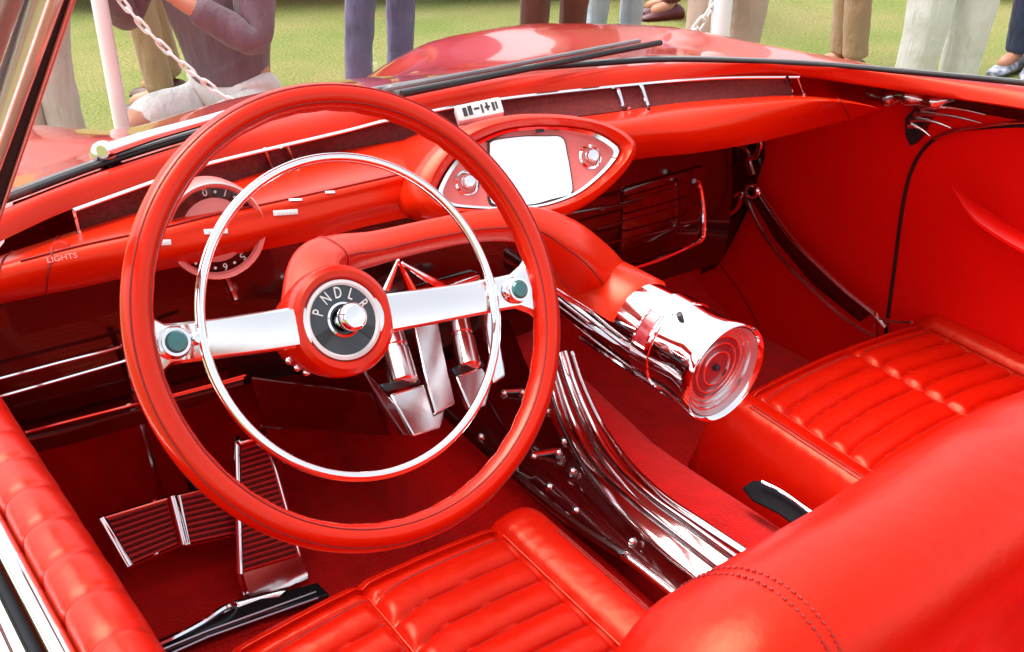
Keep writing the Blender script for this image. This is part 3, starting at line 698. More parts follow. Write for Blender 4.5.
# ---------------------------------------------------------------- driver door
dd = empty('driver_door', (0, 0, 0)); del dd['base']; par(dd, car)
def doorsec(y):
    # pleated roll: groove every 52 mm
    ph = (y/.052) % 1; g = 1-.05*math.exp(-((ph-.5)/.03)**2)-.012*math.exp(-((ph-.5)/.16)**2)
    xo = -.677-.012*(y-.7); xi = xo+.047
    wob = .0015*noise.noise(V((y*30, 0, 3)))
    pts = [(xo, .778), (xo+.001, .792), (xo+.008, .801), (xo+.022, .805), (xo+.036, .801), (xi+.001, .785), (xi+.006, .75), (xi+.006, .71)]
    c = cr([V((a, y, z)) for a, z in pts], 22); cc = V((xo+.024, y, .755))
    return [cc+(p-cc)*g+V((0, 0, wob)) for p in c]
MB().loft([doorsec(-.5+i*.0052) for i in range(330)]).build('door_pad', M['leather'], dd, 70)
k = -8
while .052*(k+.5) < 1.2:
    if k > -8: MB().tube([p for p in doorsec(.052*(k+.5))[2:]], .0009, 5).build('pleat_seam', M['stitch'], dd)
    k += 1
MB().loft([[V((-.628+.0*k, y, z)) for z in (.2, .4, .6, .74)] for y in (-.5, 0, .5, 1.0, 1.2)]).build('door_card', M['panel'], dd)
def run(dx, z, r, m, name, sq=1):
    MB().tube([V((-.677-.012*(y-.7)+dx, y, z)) for y in (-.6, -.2, .2, .6, .9, 1.2)], r, 10, sq=sq, up=(0, 0, 1)).build(name, m, dd, 50)
run(-.009, .782, .0085, M['chrome'], 'sill_chrome', .8)
run(-.0235, .772, .005, M['matteblack'], 'sill_rubber', .5)
run(-.039, .774, .012, M['chrome'], 'sill_chrome', .6)
run(-.057, .766, .006, M['satin'], 'sill_chrome', .7)
prof = [(-.06, .772), (-.075, .772), (-.10, .76), (-.13, .71), (-.14, .6), (-.13, .4), (-.09, .22)]
MB().loft([[V((-.677+a, y, z)) for a, z in cr([(a, z) for a, z in prof], 20) for a, z in ((a, z),)] if False else [V((-.677+q.x, y, q.y)) for q in cr(prof, 20)] for y in (-.6, 0, .6, 1.2)]).build('door_skin', M['paint'], dd)
# ---------------------------------------------------------------- passenger side
pd = empty('passenger_door', (0, 0, 0)); del pd['base']; par(pd, car)
def side_x(y, z): return .905-.05*max(0, (z-.45)/.42)**1.5+.02*math.cos((y-.6)*2)
CUT = [(1100, 126), (1024, 125), (985, 127), (955, 131), (932, 141), (916, 158), (904, 182), (894, 220), (886, 265), (880, 305), (876, 336), (874, 360)]
cut3 = cr([at(x, y, x=.885) for x, y in CUT], 60)
MB().loft([[V((side_x(y, z), y, z)) for z in [.18+.67*k/24 for k in range(25)]] for y in [-.6+2.15*i/60 for i in range(61)]]).build('door_card', M['panel'], pd, 70)
for p in cut3: p.x = side_x(p.y, p.z)-.002
MB().tube(cut3, .0035, 8).build('door_gap', M['rubber'], pd)
# chrome strip above the door opening
MB().tube(cr([at(x, y, x=.862) for x, y in ((935, 138), (960, 130), (990, 125), (1024, 122), (1090, 122))], 20), .005, 8, sq=.6).build('door_trim', M['satin'], pd)
MB().loft([[V((.845, y, .846)), V((.88, y, .866)), V((.94, y, .872)), V((1.003, y, .862))] for y in [-.6+1.33*i/20 for i in range(21)]]).build('door_rail', M['vinyl'], pd)
# armrest swelling
arp = cr([at(x, y, x=.86) for x, y in ((952, 186), (972, 208), (1000, 230), (1040, 252), (1100, 275))], 24)
MB().tube(arp, [.002+.022*min(1, i/8) for i in range(24)], 14, sq=.5, up=(0, 0, 1)).build('armrest', M['panel'], pd)
# dark capped recess under the rail with chrome fingers
rc = [at(x, y, x=.85) for x, y in ((868, 100), (920, 103), (1024, 122), (1090, 133), (1090, 122), (1024, 111), (950, 98), (890, 90))]
MB().prism(rc, V((.03, 0, 0))).build('door_cap', M['maroon'], pd, bev=.002)
lat = MB()
blob = cr([at(x, y, x=.845) for x, y in ((868, 92), (885, 98), (905, 95), (930, 101), (950, 100))], 20)
lat.tube(blob, [.007+.013*math.sin(PI*i/19)+.004*math.sin(i*1.3) for i in range(20)], 12, sq=.8)
lt_ = lat.build('door_latch', M['satin'], pd)
b = MB()
for (x0, y0, x1, y1) in ((921, 108, 986, 115), (915, 114, 981, 123), (911, 120, 951, 128), (909, 126, 930, 136)):
    P = [at(x0+(x1-x0)*f, y0+(y1-y0)*f-3*math.sin(PI*f), x=.848) for f in [k/10 for k in range(11)]]
    b.tube(P, [.0055*(1-.85*k/10) for k in range(11)], 8)
b.build('latch_finger', M['satin'], pd)
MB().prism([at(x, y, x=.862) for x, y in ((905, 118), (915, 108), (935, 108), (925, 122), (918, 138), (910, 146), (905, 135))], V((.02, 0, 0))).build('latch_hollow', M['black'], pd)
# kick panel strips and hinge fittings
kp_ = empty('hinge_post', (0, 0, 0)); del kp_['base']; par(kp_, car)
def kline(pts, r, x=.868): return MB().tube(cr([at(a, c, x=x) for a, c in pts], 40), r, 8).build('post_trim', M['satin'], kp_)
kline([(757, 188), (768, 205), (790, 236), (815, 262), (845, 290), (872, 312), (886, 327)], .0050)
kline([(744, 192), (752, 212), (765, 236), (785, 262), (812, 289), (842, 316), (870, 334), (876, 334), (876, 312)], .0050)
kline([(878, 318), (895, 322), (912, 322)], .004)
MB().loft([[at(x, y, x=.882) for x, y in r] for r in ([(752, 200), (762, 192)], [(775, 240), (786, 230)], [(812, 284), (826, 270)], [(860, 322), (874, 312)])]).build('post_infill', M['maroon'], kp_)
b = MB()
b.lathe([(.016, -.004), (.016, .006), (.012, .010), (.0095, .006)], at(753, 191, x=.862), (-1, -.3, .2), 20, cap=False)
for pts, r in (([(735, 196), (741, 193), (738, 207), (724, 220)], .0045), ([(722, 146), (728, 150), (726, 165), (719, 186)], .004), ([(735, 144), (744, 148), (750, 155)], .004), ([(748, 142), (760, 142), (756, 156), (749, 160), (753, 175)], .006)):
    b.tube(cr([at(x, y, x=.862) for x, y in pts], 14), r, 8)
b.build('hinge_fitting', M['satin'], kp_)
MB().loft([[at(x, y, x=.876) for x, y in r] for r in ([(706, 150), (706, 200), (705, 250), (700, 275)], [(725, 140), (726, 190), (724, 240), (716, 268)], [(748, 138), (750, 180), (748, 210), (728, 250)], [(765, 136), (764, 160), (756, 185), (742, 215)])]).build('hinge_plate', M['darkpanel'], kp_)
MB().tube(cr([at(720, 265, y=1.42), at(745, 300, y=1.3), at(764, 338, y=1.18)], 12), .0016, 6).build('carpet_seam', M['stitch'], kp_)

# ---------------------------------------------------------------- seats
def seat_frame(O, ang):
    c, s_ = math.cos(ang), math.sin(ang)
    return lambda u, v, h: V((O[0]+c*u+s_*v, O[1]+s_*u-c*v, O[2]+h))   # u to the right, v to the rear
def cushion(name, O, ang, W, L, seams, pleat, tilt, r=.05, seed=0, bol=.018, H=.17):
    f = seat_frame(O, ang); NU, NV = 110, 330
    def hgt(u, v):
        d = min(u, W-u); e = 0
        if d < r: e += r-math.sqrt(max(0, r*r-(r-d)**2))
        if v < r: e += (r-math.sqrt(max(0, r*r-(r-v)**2)))*1.0
        h = -e-tilt*v+.022*math.sin(PI*min(1, max(0, u/W)))
        inp = seams[0] < u < seams[-1]
        nz = noise.noise(V((u*26+seed, v*26, 1)))*.0005+noise.noise(V((u*70+seed, v*70, 4)))*.0006
        if inp and v > .03:
            # two pleated panels: rounded ribs with tight grooves
            hk = u-max(q for q in seams if q < u+1e-9); vv = v+.004*math.sin(u*11+seed)-.014*math.exp(-hk/.022)+.0012*noise.noise(V((u*20+seed, v*9, 7)))
            ph = (vv/pleat) % 1
            rib = (1-abs(2*ph-1)**7)*.55+.45*math.sin(PI*ph)
            pan = min(1, min(abs(u-s_) for s_ in seams)/.012)
            amp = .0115*pan**.7*min(1, (v-.03)/.03)
            h += amp*(rib-.55)+nz*.8
        else: h += bol*.5*min(1, d/.03)+nz; h += .016*math.sin(PI*min(1, max(0, (u-seams[-1])/(W-seams[-1]) if u > seams[-1] else u/seams[0])))
        g = min(abs(u-s_) for s_ in seams); h -= .007*math.exp(-(g/.006)**2)
        return h
    us = [0]+[W*(.5-.5*math.cos(PI*i/NU))*.35+W*i/NU*.65 for i in range(1, NU)]+[W]
    rows = []
    for j in range(NV+1):
        v = L*j/NV
        if j == 0: v = 0
        row = [f(u, v, hgt(u, v)) for u in us]
        row = [f(0, v, -H), f(-.004, v, -H*.6), f(-.002, v, hgt(0, v)-.03)]+row+[f(W+.002, v, hgt(W, v)-.03), f(W+.004, v, -H*.6), f(W, v, -H)]
        rows.append(row)
    fr = rows[0]; ux = (f(0, -1, 0)-f(0, 0, 0))
    rows = [[V((p.x, p.y, O[2]-H)) for p in fr], [V((p.x, p.y, min(p.z, O[2]-H*.6)))+ux*.012 for p in fr], [p+ux*.008+V((0, 0, -.02)) for p in fr]]+rows
    o = MB().loft(rows).build(name, M['leather'], car, 60)
    b = MB()
    for s_ in seams:
        b.tube([f(s_, L*(.07+.93*k/40), hgt(s_, L*(.07+.93*k/40))+.002) for k in range(41)], .0017, 8)
    b.tube([f(seams[0]+(seams[-1]-seams[0])*k/40, .032, hgt(seams[0]+(seams[-1]-seams[0])*k/40, .029)+.001) for k in range(41)], .0014, 8)
    b.build('piping', M['leather'], o)
    k = 1
    for a_, c_ in zip(seams, seams[1:]):
        k = 1
        while k*pleat < L-.02:
            pts = []
            for q in range(31):
                u = a_+.006+(c_-a_-.012)*q/30; v = k*pleat
                for _ in range(3): v = k*pleat-.004*math.sin(u*11+seed)+.014*math.exp(-(u-a_)/.022)-.0012*noise.noise(V((u*20+seed, v*9, 7)))
                pts.append(f(u, v, hgt(u, v)+.0006))
            MB().tube(pts, .0016, 5).build('pleat_seam', M['stitch'], o); k += 1
    return o, f, hgt
# driver: seams measured at x = -.47, -.31, -.10 ; cushion right edge at about 0
ds, fd, hd_ = cushion('driver_seat', (-.585, .935, .415), 0, .575, .66, [.105, .275, .48], .046, .06, seed=3)
b = MB()
for du in (.535, .541): b.tube([fd(du, .09+.5*k/20, hd_(du, .09+.5*k/20)+.001) for k in range(21)], .0009, 5)
b.build('stitching', M['stitch'], ds)
ps, fp_, hp_ = cushion('passenger_seat', (.36, .975, .405), R(-3), .60, .66, [.085, .325, .53], .043, .035, seed=11)
b = MB()
for du in (.038, .044): b.tube([fp_(du, .07+.5*k/20, hp_(du, .07+.5*k/20)+.001) for k in range(21)], .0009, 5)
b.build('stitching', M['stitch'], ps)
# driver backrest: big soft roll seen from behind
def backrest(parent, x0, x1, yb, z0, z1, th, lean, stitch=True):
    NX, NQ = 60, 44; rows = []
    def pt(u, q):
        x = x0+(x1-x0)*u
        d = min(u, 1-u)*(x1-x0); rr_ = .075
        e = 1-(1-math.sqrt(max(0, 1-max(0, 1-d/rr_)**2)))*.85
        ztop = z1-(1-e)*.06-.012*(2*u-1)**2
        # closed section: front bottom, up, over the top, down the back
        if q < .36: f = q/.36; y, z = th*.5, z0+(ztop-th*.5-z0)*f
        elif q < .64: a = PI*(q-.36)/.28; y, z = math.cos(a)*th*.5, ztop-th*.5+math.sin(a)*th*.5
        else: f = (q-.64)/.36; y, z = -th*.5, ztop-th*.5-(ztop-th*.5-z0)*f
        nz = .003*noise.noise(V((x*7, q*9, 2)))+.0012*noise.noise(V((x*22, q*30, 5)))
        return V((x, yb+y*(.35+.65*e)-(z-z0)*lean+nz, z+nz))
    rows = [[pt(i/NX, j/NQ) for j in range(NQ+1)] for i in range(NX+1)]
    o = MB().loft(rows, cap=True).build('backrest', M['leather'], parent, 75)
    return o, pt
bo, bpt = backrest(ds, -.44, .10, .40, .36, .905, .135, .22)
for u in (.165, .180):
    b = MB()
    k = 0
    Q = [bpt(u, .30+.66*i/400) for i in range(401)]
    cn = V((-.2, .33, .8))
    for i in range(0, 398, 4): b.tube([Q[i]+(Q[i]-cn).normalized()*.0001, Q[i+2]+(Q[i+2]-cn).normalized()*.0001], .0009, 5)
    b.build('stitching', M['stitch'], ds)
po, _ = backrest(ps, .40, .93, .35, .36, .80, .13, .2)

# ================================================================== OUTSIDE
def setting(o): o['kind'] = 'structure'; return o
# ---------------------------------------------------------------- lawn
gm_ = bpy.data.materials.new('lawn'); gm_.use_nodes = True
n = gm_.node_tree.nodes; l = gm_.node_tree.links; bs = n['Principled BSDF']; bs.inputs['Roughness'].default_value = .9; bs.inputs['Specular IOR Level'].default_value = .15
tc = n.new('ShaderNodeTexCoord'); vo = n.new('ShaderNodeTexNoise'); vo.inputs['Scale'].default_value = 9; big = n.new('ShaderNodeTexNoise'); big.inputs['Scale'].default_value = 1.6; big.inputs['Detail'].default_value = 6
fine = n.new('ShaderNodeTexNoise'); fine.inputs['Scale'].default_value = 60; fine.inputs['Detail'].default_value = 6
for q in (big, fine): l.new(tc.outputs['Object'], q.inputs['Vector'])
c1 = n.new('ShaderNodeValToRGB'); e = c1.color_ramp.elements; e[0].position = .35; e[0].color = (.20, .25, .075, 1); e[1].position = .66; e[1].color = (.31, .29, .13, 1)
c2 = n.new('ShaderNodeValToRGB'); e = c2.color_ramp.elements; e[0].position = .3; e[0].color = (.62, .68, .5, 1); e[1].position = .7; e[1].color = (1.15, 1.1, 1, 1)
mx = n.new('ShaderNodeMix'); mx.data_type = 'RGBA'; mx.blend_type = 'MULTIPLY'; mx.inputs['Factor'].default_value = .85
l.new(big.outputs['Fac'], c1.inputs['Fac']); l.new(fine.outputs['Fac'], c2.inputs['Fac']); l.new(c1.outputs['Color'], mx.inputs[6]); l.new(c2.outputs['Color'], mx.inputs[7]); l.new(mx.outputs[2], bs.inputs['Base Color'])
bpn = n.new('ShaderNodeBump'); bpn.inputs['Strength'].default_value = .8; bpn.inputs['Distance'].default_value = .03; l.new(fine.outputs['Fac'], bpn.inputs['Height']); l.new(bpn.outputs['Normal'], bs.inputs['Normal'])
b = MB(); K = 40
b.loft([[V((-300+600*i/K, -300+600*j/K, 0)) for i in range(K+1)] for j in range(K+1)])
setting(b.build('lawn', gm_))
# ---------------------------------------------------------------- people
SKIN = mat('skin', (.55, .25, .16), .5, var=.12, vscale=12)
def cloth(name, c, v=.12): return mat(name, c, .85, var=v, vscale=9, bump=1, bscale=13, sheen=.2, spec=.2, stretch=(1.6, 1.6, .45))
HAIR = mat('hair', (.06, .04, .03), .6, var=.4, vscale=60, bump=.4, bscale=150)
def skin(name, verts, edges, rad, m, parent=None, sub=2, root=0, wr=0):
    me = bpy.data.meshes.new(name); bm = bmesh.new(); lay = bm.verts.layers.skin.verify()
    vs = []
    for i, p in enumerate(verts):
        v = bm.verts.new(p); q = rad[i] if isinstance(rad[i], tuple) else (rad[i], rad[i]); v[lay].radius = q; v[lay].use_root = (i == root); vs.append(v)
    for a, c in edges: bm.edges.new((vs[a], vs[c]))
    bm.to_mesh(me); bm.free(); me.materials.append(m)
    o = bpy.data.objects.new(name, me); COL.objects.link(o)
    k = o.modifiers.new('skin', 'SKIN'); k.use_smooth_shade = True
    k = o.modifiers.new('sub', 'SUBSURF'); k.levels = sub; k.render_levels = sub
    if wr:
        tx = bpy.data.textures.get('folds') or bpy.data.textures.new('folds', 'CLOUDS'); tx.noise_scale = .11; tx.noise_depth = 2
        k = o.modifiers.new('folds', 'DISPLACE'); k.texture = tx; k.texture_coords = 'GLOBAL'; k.strength = wr; k.mid_level = .5
    if parent: o.parent = parent
    return o
def chain_skin(ch): pass
def figure(loc, face, J, tm, sm_, shoe, skinm=SKIN, short=False, label='', group=None, hair=HAIR, tk=1.0, sk=1.0):
    """J: joints in the figure's own frame (x right, y forward)"""
    def T(p): return V(p)
    names = list(J)
    # body: one continuous skinned surface, hands with fingers
    vs = []; ed = []; rd = []; idx = {}
    def addv(k, p, r):
        idx[k] = len(vs); vs.append(V(p)); rd.append(r); return idx[k]
    addv('pelvis', J['pelvis'], (.13, .10)); addv('waist', J['waist'], (.12, .09)); addv('chest', J['chest'], (.15, .10)); addv('neck', J['neck'], .055)
    hd = V(J['head']); nk = V(J['neck']); up_ = (hd-nk).normalized()
    addv('jaw', nk+up_*.08+V((0, .02, 0)), (.06, .07)); addv('head', hd, (.078, .095)); addv('crown', hd+up_*.085, (.055, .065))
    ed += [(0, 1), (1, 2), (2, 3), (3, 4), (4, 5), (5, 6)]
    for s_ in 'LR':
        addv('sh'+s_, J['sh'+s_], .06); addv('el'+s_, J['el'+s_], .042); addv('wr'+s_, J['wr'+s_], .028)
        ed += [(2, idx['sh'+s_]), (idx['sh'+s_], idx['el'+s_]), (idx['el'+s_], idx['wr'+s_])]
        d = (V(J['wr'+s_])-V(J['el'+s_])).normalized(); sd = d.cross(V((0, 0, 1)) if abs(d.z) < .8 else V((1, 0, 0))).normalized(); nn = d.cross(sd)
        addv('pl'+s_, V(J['wr'+s_])+d*.06, (.040, .018)); ed.append((idx['wr'+s_], idx['pl'+s_]))
        for f_ in range(4):
            o_ = (f_-1.5)*.021; ln = (.062, .072, .068, .052)[f_]
            a = addv('f%d%s' % (f_, s_), V(J['wr'+s_])+d*.10+sd*o_, .0095); c = addv('g%d%s' % (f_, s_), V(J['wr'+s_])+d*(.10+ln*.5)+sd*o_+nn*.010, .0085); e_ = addv('h%d%s' % (f_, s_), V(J['wr'+s_])+d*(.10+ln*.85)+sd*o_+nn*.030, .007)
            ed += [(idx['pl'+s_], a), (a, c), (c, e_)]
        a = addv('t0'+s_, V(J['wr'+s_])+d*.045+sd*.042, .011); c = addv('t1'+s_, V(J['wr'+s_])+d*.085+sd*.058+nn*.012, .009)
        ed += [(idx['wr'+s_], a), (a, c)]
        addv('hp'+s_, J['hp'+s_], .085); addv('kn'+s_, J['kn'+s_], .057); addv('an'+s_, J['an'+s_], .04); addv('to'+s_, J['to'+s_], (.04, .03))
        ed += [(0, idx['hp'+s_]), (idx['hp'+s_], idx['kn'+s_]), (idx['kn'+s_], idx['an'+s_]), (idx['an'+s_], idx['to'+s_])]
    body = skin('person', vs, ed, rd, skinm, sub=1)
    # face: eyes, nose, mouth, ears set on the head
    # trousers
    def mid(a, c, f): return V(J[a]).lerp(V(J[c]), f)
    vs = [V(J['pelvis'])+V((0, 0, .10)), V(J['pelvis'])]; rd = [(.165, .125), (.17, .13)]; ed = [(0, 1)]
    for s_ in 'LR':
        i = len(vs)
        if short:
            vs += [V(J['hp'+s_]), mid('hp'+s_, 'kn'+s_, .45), mid('hp'+s_, 'kn'+s_, .88)]; rd += [.095, .088, .08]; ed += [(1, i), (i, i+1), (i+1, i+2)]
        else:
            vs += [V(J['hp'+s_]), mid('hp'+s_, 'kn'+s_, .5), V(J['kn'+s_]), mid('kn'+s_, 'an'+s_, .5), mid('kn'+s_, 'an'+s_, .88), mid('kn'+s_, 'an'+s_, .99)]; rd += [.100*tk, .084*tk, .072*tk, .066*tk, .063*tk, .066*tk]
            ed += [(1, i), (i, i+1), (i+1, i+2), (i+2, i+3), (i+3, i+4), (i+4, i+5)]
    skin('trousers', vs, ed, rd, tm, body, 3, 1, .012)
    # shirt
    vs = [V(J['pelvis'])+V((0, 0, .03)), V(J['waist']), V(J['chest']), V(J['neck'])-V((0, 0, .05))]; rd = [(.145*sk, .12*sk), (.175*sk, .135*sk), (.185*sk, .13*sk), (.085, .075)]; ed = [(0, 1), (1, 2), (2, 3)]
    for s_ in 'LR':
        i = len(vs); vs += [V(J['sh'+s_]), mid('sh'+s_, 'el'+s_, .5), V(J['el'+s_]), mid('el'+s_, 'wr'+s_, .55), mid('el'+s_, 'wr'+s_, .93)]; rd += [.082, .072, .066, .056, .048]
        ed += [(2, i), (i, i+1), (i+1, i+2), (i+2, i+3), (i+3, i+4)]
    skin('shirt', vs, ed, rd, sm_, body, 3, 1, .012)
    # shoes
    for s_ in 'LR':
        a = V(J['an'+s_]); t = V(J['to'+s_]); d = (t-a); d.z = 0; d.normalize(); g0 = V((a.x, a.y, t.z-.03 if False else min(a.z, t.z)))
        z0 = min(t.z, a.z)-.045; sd = V((-d.y, d.x, 0)); rows = []
        for f_, w_, h_ in ((-.075, .028, .06), (-.05, .038, .085), (.0, .041, .095), (.06, .045, .07), (.12, .047, .055), (.17, .042, .042), (.195, .025, .03)):
            c = V((a.x, a.y, z0))+d*f_; rows.append([c+sd*w_*math.cos(q)*(1 if math.sin(q) < .3 else .9)+V((0, 0, h_*.5+h_*.5*math.sin(q))) for q in [2*PI*k/12 for k in range(12)]])
        MB().loft(rows, cu=True, cap=True).build('shoe', shoe, body, 50)
    hb = MB(); hb.sphere(hd+up_*.055+V((0, -.022, 0)), .1, (.86, .98, .95), 16); hb.build('hair', hair, body)
    fb = MB()
    fw = V((0, 1, 0)); cfc = hd+fw*.086
    for sx in (-1, 1):
        MB().sphere(cfc+V((sx*.032, -.008, .012)), .011, n=8).build('eye', M['ink'], body)
        MB().sphere(hd+V((sx*.08, -.005, 0)), .028, (.35, .7, 1), 8).build('ear', skinm, body)
    MB().tube([cfc+V((0, -.004, .02)), cfc+V((0, .022, -.022))], [.008, .014], 8).build('nose', skinm, body)
    MB().sphere(cfc+V((0, -.004, -.052)), .02, (1.1, .3, .28), 8).build('mouth', M['pink'], body)
    body.location = loc; body.rotation_euler = (0, 0, face)
    tag(body, label, 'person', group)
    return body
def standing(h=1.74, wide=.10, step=0, arms=0):
    k = h/1.74; g = lambda *p: V(p)*k
    J = dict(pelvis=g(0, 0, .93), waist=g(0, .0, 1.08), chest=g(0, .0, 1.3), neck=g(0, -.01, 1.48), head=g(0, .02, 1.62))
    for s_, sx in (('L', -1), ('R', 1)):
        J['sh'+s_] = g(sx*.19, 0, 1.40); J['el'+s_] = g(sx*(.25+.03*arms), -.03, 1.13); J['wr'+s_] = g(sx*(.25-.02*arms), .06+.12*arms, .90+.1*arms)
        st = step*sx
        J['hp'+s_] = g(sx*.10, 0, .86); J['kn'+s_] = g(sx*(wide+.01), .03+st*.5, .48); J['an'+s_] = g(sx*(wide+.02), -.01+st, .085); J['to'+s_] = g(sx*(wide+.045), .13+st, .045)
    return J
def place(px, py, dist_y):  # ground point under a pixel column
    p = at(px, py, y=dist_y); return V((p.x, p.y, 0))
CL = dict(khaki=cloth('pale_khaki', (.66, .57, .55)), jeans=cloth('mauve_jeans', (.21, .17, .34), .3), brown=cloth('brown_wool', (.16, .045, .035)), lblue=cloth('faded_denim', (.45, .52, .66), .2), pinkk=cloth('pink_khaki', (.56, .42, .36)), tan=cloth('tan_cotton', (.42, .28, .17)), white=cloth('white_cotton', (.72, .73, .70), .08), navy=cloth('navy_denim', (.035, .05, .13), .3), hood=cloth('plum_fleece', (.17, .115, .14), .2), dark=cloth('dark_maroon_cloth', (.07, .02, .02)), shirt1=cloth('blue_shirt', (.2, .3, .5)), shirt2=cloth('white_shirt', (.7, .7, .68)), shirt3=cloth('green_shirt', (.12, .2, .12)), shorts=cloth('white_shorts', (.74, .72, .71), .06))
SH = dict(white=mat('white_shoe', (.7, .69, .68), .5, var=.15, vscale=20), brown=mat('brown_shoe', (.1, .04, .03), .4, var=.2, vscale=20), dark=mat('maroon_shoe', (.09, .015, .025), .4, var=.2, vscale=20), sneak=mat('sneaker', (.6, .62, .7), .5, var=.7, vscale=30, col2=(.05, .06, .15)))
def stand(px, py, y, deg, tr, sh, shoe, label, tk=1.0, **k):
    p = place(px, py, y)
    return figure(p, R(deg), standing(**k), CL[tr], CL[sh], SH[shoe], label=label, group='spectators standing on the lawn', tk=tk)
stand(50, 128, 3.8, 150, 'khaki', 'shirt2', 'white', 'person in pale khaki trousers standing left of the white post', wide=.045)
stand(160, 60, 4.6, 60, 'tan', 'shirt3', 'brown', 'person in tan trousers standing behind the crouching person')
stand(381, 75, 4.15, 200, 'jeans', 'shirt1', 'brown', 'person in faded mauve jeans standing alone behind the hood', wide=.13)
stand(551, 10, 3.7, 190, 'brown', 'shirt3', 'brown', 'person in brown trousers standing beyond the hood crest', wide=.12)
stand(614, 10, 4.2, 170, 'lblue', 'shirt2', 'white', 'person in light blue faded jeans beyond the hood', wide=.09)
stand(668, 10, 4.6, 60, 'dark', 'shirt1', 'dark', 'person in dark maroon trousers glimpsed between other people', wide=.03)
stand(722, 20, 3.0, 185, 'pinkk', 'shirt2', 'brown', 'person in pinkish khaki trousers right behind the white post', wide=.125, tk=1.15)
stand(848, 50, 3.1, 75, 'tan', 'shirt3', 'brown', 'person in tan trousers standing in profile to the right', wide=.03)
stand(943, 30, 2.35, 165, 'white', 'shirt1', 'dark', 'person in white trousers standing closest to the car on the right', wide=.10, tk=1.25)
stand(1022, 74, at(1022, 74, z=0).y, 100, 'navy', 'shirt2', 'sneak', 'person in navy jeans and white sneakers at the right edge', wide=.03)
# crouching person by the white post
J = dict(pelvis=V((0, 0, .34)), waist=V((0, .0, .52)), chest=V((0, .04, .78)), neck=V((0, .10, .97)), head=V((0, .17, 1.10)))
for s_, sx in (('L', -1), ('R', 1)):
    J['sh'+s_] = V((sx*.19, .06, .88)); J['hp'+s_] = V((sx*.10, .03, .29)); J['kn'+s_] = V((sx*.17, .38, .30)); J['an'+s_] = V((sx*.13, .12, .085)); J['to'+s_] = V((sx*.14, .26, .045))
J['elR'] = V((.25, .20, .60)); J['wrR'] = V((.13, .36, .80)); J['elL'] = V((-.25, .16, .56)); J['wrL'] = V((-.10, .30, .70))
POST = place(110, 60, 3.3)
cp_ = at(232, 85, y=3.45); cp_.z = 0
dirn = POST-cp_; ang = math.atan2(dirn.y, dirn.x)-PI/2
figure(cp_, ang+R(10), J, CL['shorts'], CL['hood'], SH['dark'], short=True, sk=.86, label='person in plum hooded top and white shorts crouching by the white post')

# ---------------------------------------------------------------- posts and chain
def post(loc, h, r, label):
    o = MB().lathe([(.0, h), (r*.7, h), (r, h-.02), (r, .03), (r, 0)], loc, (0, 0, 1), 24).build('barrier_post', M['plastic'])
    MB().lathe([(r*3.2, .0), (r*3.2, .012), (r*1.6, .04), (r, .06)], loc, (0, 0, 1), 24).build('post_foot', M['plastic'], o)
    MB().lathe([(r*1.35, h-.09), (r*1.35, h-.03), (r*.8, h+.01), (0, h+.015)], loc, (0, 0, 1), 24).build('post_cap', M['plastic'], o)
    tag(o, label, 'post', 'white posts of the chain barrier'); return o
P2 = place(721, 20, 2.1)
post(POST, .92, .024, 'white barrier post held by the crouching person')
post(P2, .92, .028, 'white barrier post in front of the pinkish khaki trousers')
A = V((POST.x, POST.y, .86)); B = V((P2.x, P2.y, .80))
pts = []
# sag so that the chain dips behind the fender
for i in range(400):
    t = i/399; p = A.lerp(B, t); s_ = 4*t*(1-t); p.z -= .60*s_**.75; pts.append(p)
Ls = [0]
for a, c in zip(pts, pts[1:]): Ls.append(Ls[-1]+(c-a).length)
b = MB(); step_ = .042; i = 0; j = 0
while i*step_ < Ls[-1]:
    s_ = i*step_
    while j < 398 and Ls[j+1] < s_: j += 1
    p = pts[j]; t = (pts[min(399, j+2)]-pts[max(0, j-2)]).normalized(); sd = t.cross(V((0, 0, 1))).normalized(); un = sd.cross(t)
    w_ = sd if i % 2 else un; w_ = (w_+ (un if i % 2 else sd)*.5).normalized()
    ring = [p+t*(.020*math.cos(q)+.009*(1 if math.cos(q) > 0 else -1))+w_*.013*math.sin(q) for q in [2*PI*k/14 for k in range(14)]]
    b.tube(ring, .0044, 6, closed=True); i += 1
tag(b.build('barrier_chain', M['plastic']), 'white plastic chain sagging from the post beside the crouching person', 'chain')

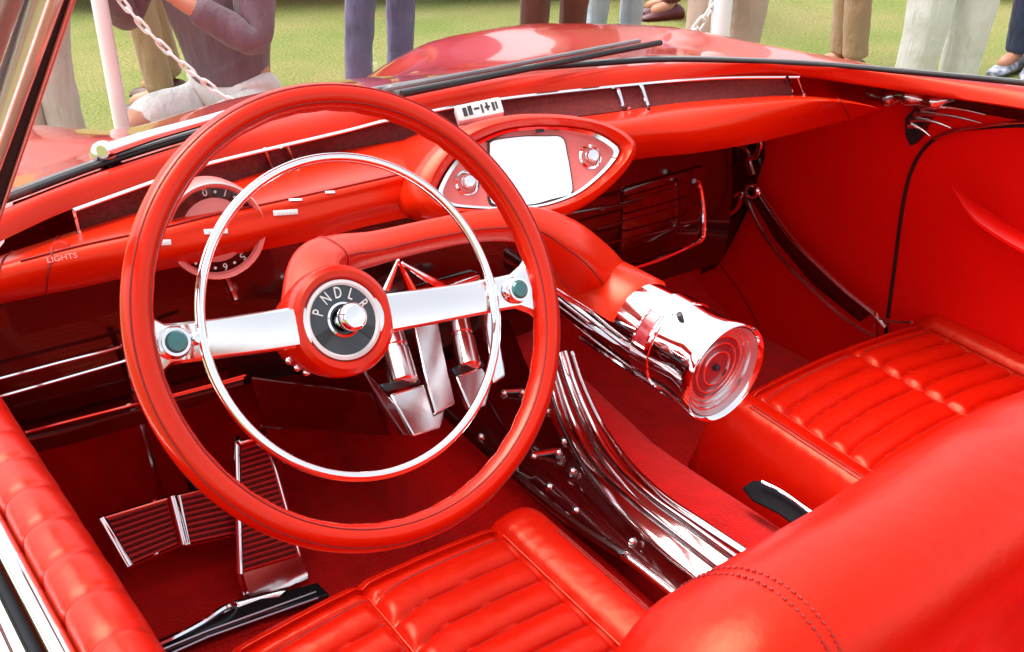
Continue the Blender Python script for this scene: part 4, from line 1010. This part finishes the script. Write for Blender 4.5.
# ---------------------------------------------------------------- parked cars behind
def parked(loc, ang, m, label):
    r = empty('parked_car', loc); r.rotation_euler = (0, 0, ang); del r['base']
    # along y, length 4.6, width 1.8
    ys = [-2.3, -2.15, -1.6, -1.0, -.4, .3, .9, 1.5, 2.1, 2.3]; top = [.62, .82, .9, .92, .93, .92, .88, .84, .76, .55]; hw = [.72, .82, .88, .9, .9, .9, .9, .88, .82, .7]
    rows = [[V((-w_*.85, y, .30)), V((-w_, y, .42)), V((-w_*1.01, y, t*.75)), V((-w_*.95, y, t*.95)), V((-w_*.8, y, t)), V((0, y, t+.03)), V((w_*.8, y, t)), V((w_*.95, y, t*.95)), V((w_*1.01, y, t*.75)), V((w_, y, .42)), V((w_*.85, y, .30))] for y, t, w_ in zip(ys, top, hw)]
    MB().loft(rows, cu=True, cap=True).build('body', m, r, 45, sub=1)
    c = [(-1.35, .9, .72), (-.8, 1.32, .62), (-.2, 1.40, .64), (.3, 1.36, .62), (.95, .92, .74)]
    MB().loft([[V((-w_*1.05, y, .88)), V((-w_, y, z)), V((0, y, z+.03)), V((w_, y, z)), V((w_*1.05, y, .88))] for y, z, w_ in c]).build('roof', m, r, 45, sub=1)
    for sx in (-1, 1):
        MB().prism([V((sx*.71, -1.0, .95)), V((sx*.67, -.7, 1.24)), V((sx*.67, .2, 1.28)), V((sx*.72, .7, .96))], V((sx*.03, 0, 0))).build('window', M['black'], r)
        for y in (-1.4, 1.4):
            t = MB().lathe([(.1, -.1), (.22, -.1), (.32, -.09), (.34, -.06), (.34, .06), (.32, .09), (.22, .1), (.1, .1)], (sx*.78, y, .34), (1, 0, 0), 28).build('wheel', M['tyre'], r)
            MB().lathe([(.21, sx*.1), (.18, sx*.115), (.06, sx*.11), (0, sx*.13)], (sx*.78, y, .34), (1, 0, 0), 24).build('hubcap', M['chrome'], t)
    MB().tube([V((-.8, 2.25, .45)), V((-.4, 2.36, .45)), V((.4, 2.36, .45)), V((.8, 2.25, .45))], .05, 10).build('bumper', M['chrome'], r)
    MB().tube([V((-.8, -2.25, .45)), V((-.4, -2.36, .45)), V((.4, -2.36, .45)), V((.8, -2.25, .45))], .05, 10).build('bumper', M['chrome'], r)
    tag(r, label, 'car', 'cars parked on the lawn behind')
w1_ = at(302, 9, z=0); w2_ = at(455, 5, z=0)
dv = (w2_-w1_).normalized(); mid_ = (w1_+w2_)/2+V((-dv.y, dv.x, 0))*.9+dv*-.1
parked(mid_, math.atan2(dv.y, dv.x)-PI/2, mat('dark_red_paint', (.3, .012, .012), .3, coat=1, var=.1), 'dark red car parked on the lawn behind the mauve jeans')
dv = -RT; q1 = at(968, 6, z=0)+RT*2.3+V((FW.x, FW.y, 0)).normalized()*.9
parked(q1, math.atan2(dv.y, dv.x)-PI/2, mat('maroon_paint', (.12, .008, .01), .3, coat=1, var=.1), 'maroon car parked on the lawn behind the white trousers')

# ================================================================== light
w_ = bpy.data.worlds.new('World'); S.world = w_; w_.use_nodes = True
n = w_.node_tree.nodes; l = w_.node_tree.links; bg = n['Background']
sk = n.new('ShaderNodeTexSky'); sk.sky_type = 'NISHITA'; sk.sun_disc = False
EL, AZ = R(66), R(-35)       # sun direction: elevation, azimuth from +y towards +x
sk.sun_elevation = EL; sk.sun_rotation = AZ; sk.dust_density = 4; sk.air_density = 1.2; sk.ozone_density = .5
hs = n.new('ShaderNodeHueSaturation'); hs.inputs['Saturation'].default_value = .25
l.new(sk.outputs[0], hs.inputs['Color']); l.new(hs.outputs[0], bg.inputs['Color']); bg.inputs['Strength'].default_value = .145
sun = bpy.data.lights.new('sun', 'SUN'); sun.energy = 1.5; sun.angle = R(50); sun.color = (1, .96, .9)
so = bpy.data.objects.new('sun', sun); COL.objects.link(so)
sd_ = V((math.sin(AZ)*math.cos(EL), math.cos(AZ)*math.cos(EL), math.sin(EL)))
so.rotation_euler = sd_.to_track_quat('Z', 'Y').to_euler()
vs = S.view_settings; vs.view_transform = 'Standard'; vs.look = 'None'; vs.exposure = 1.27; vs.gamma = 1; vs.use_curve_mapping = False
S.cycles.max_bounces = 8; S.cycles.transparent_max_bounces = 8
for o in list(bpy.data.objects):
    if 'base' in o: del o['base']
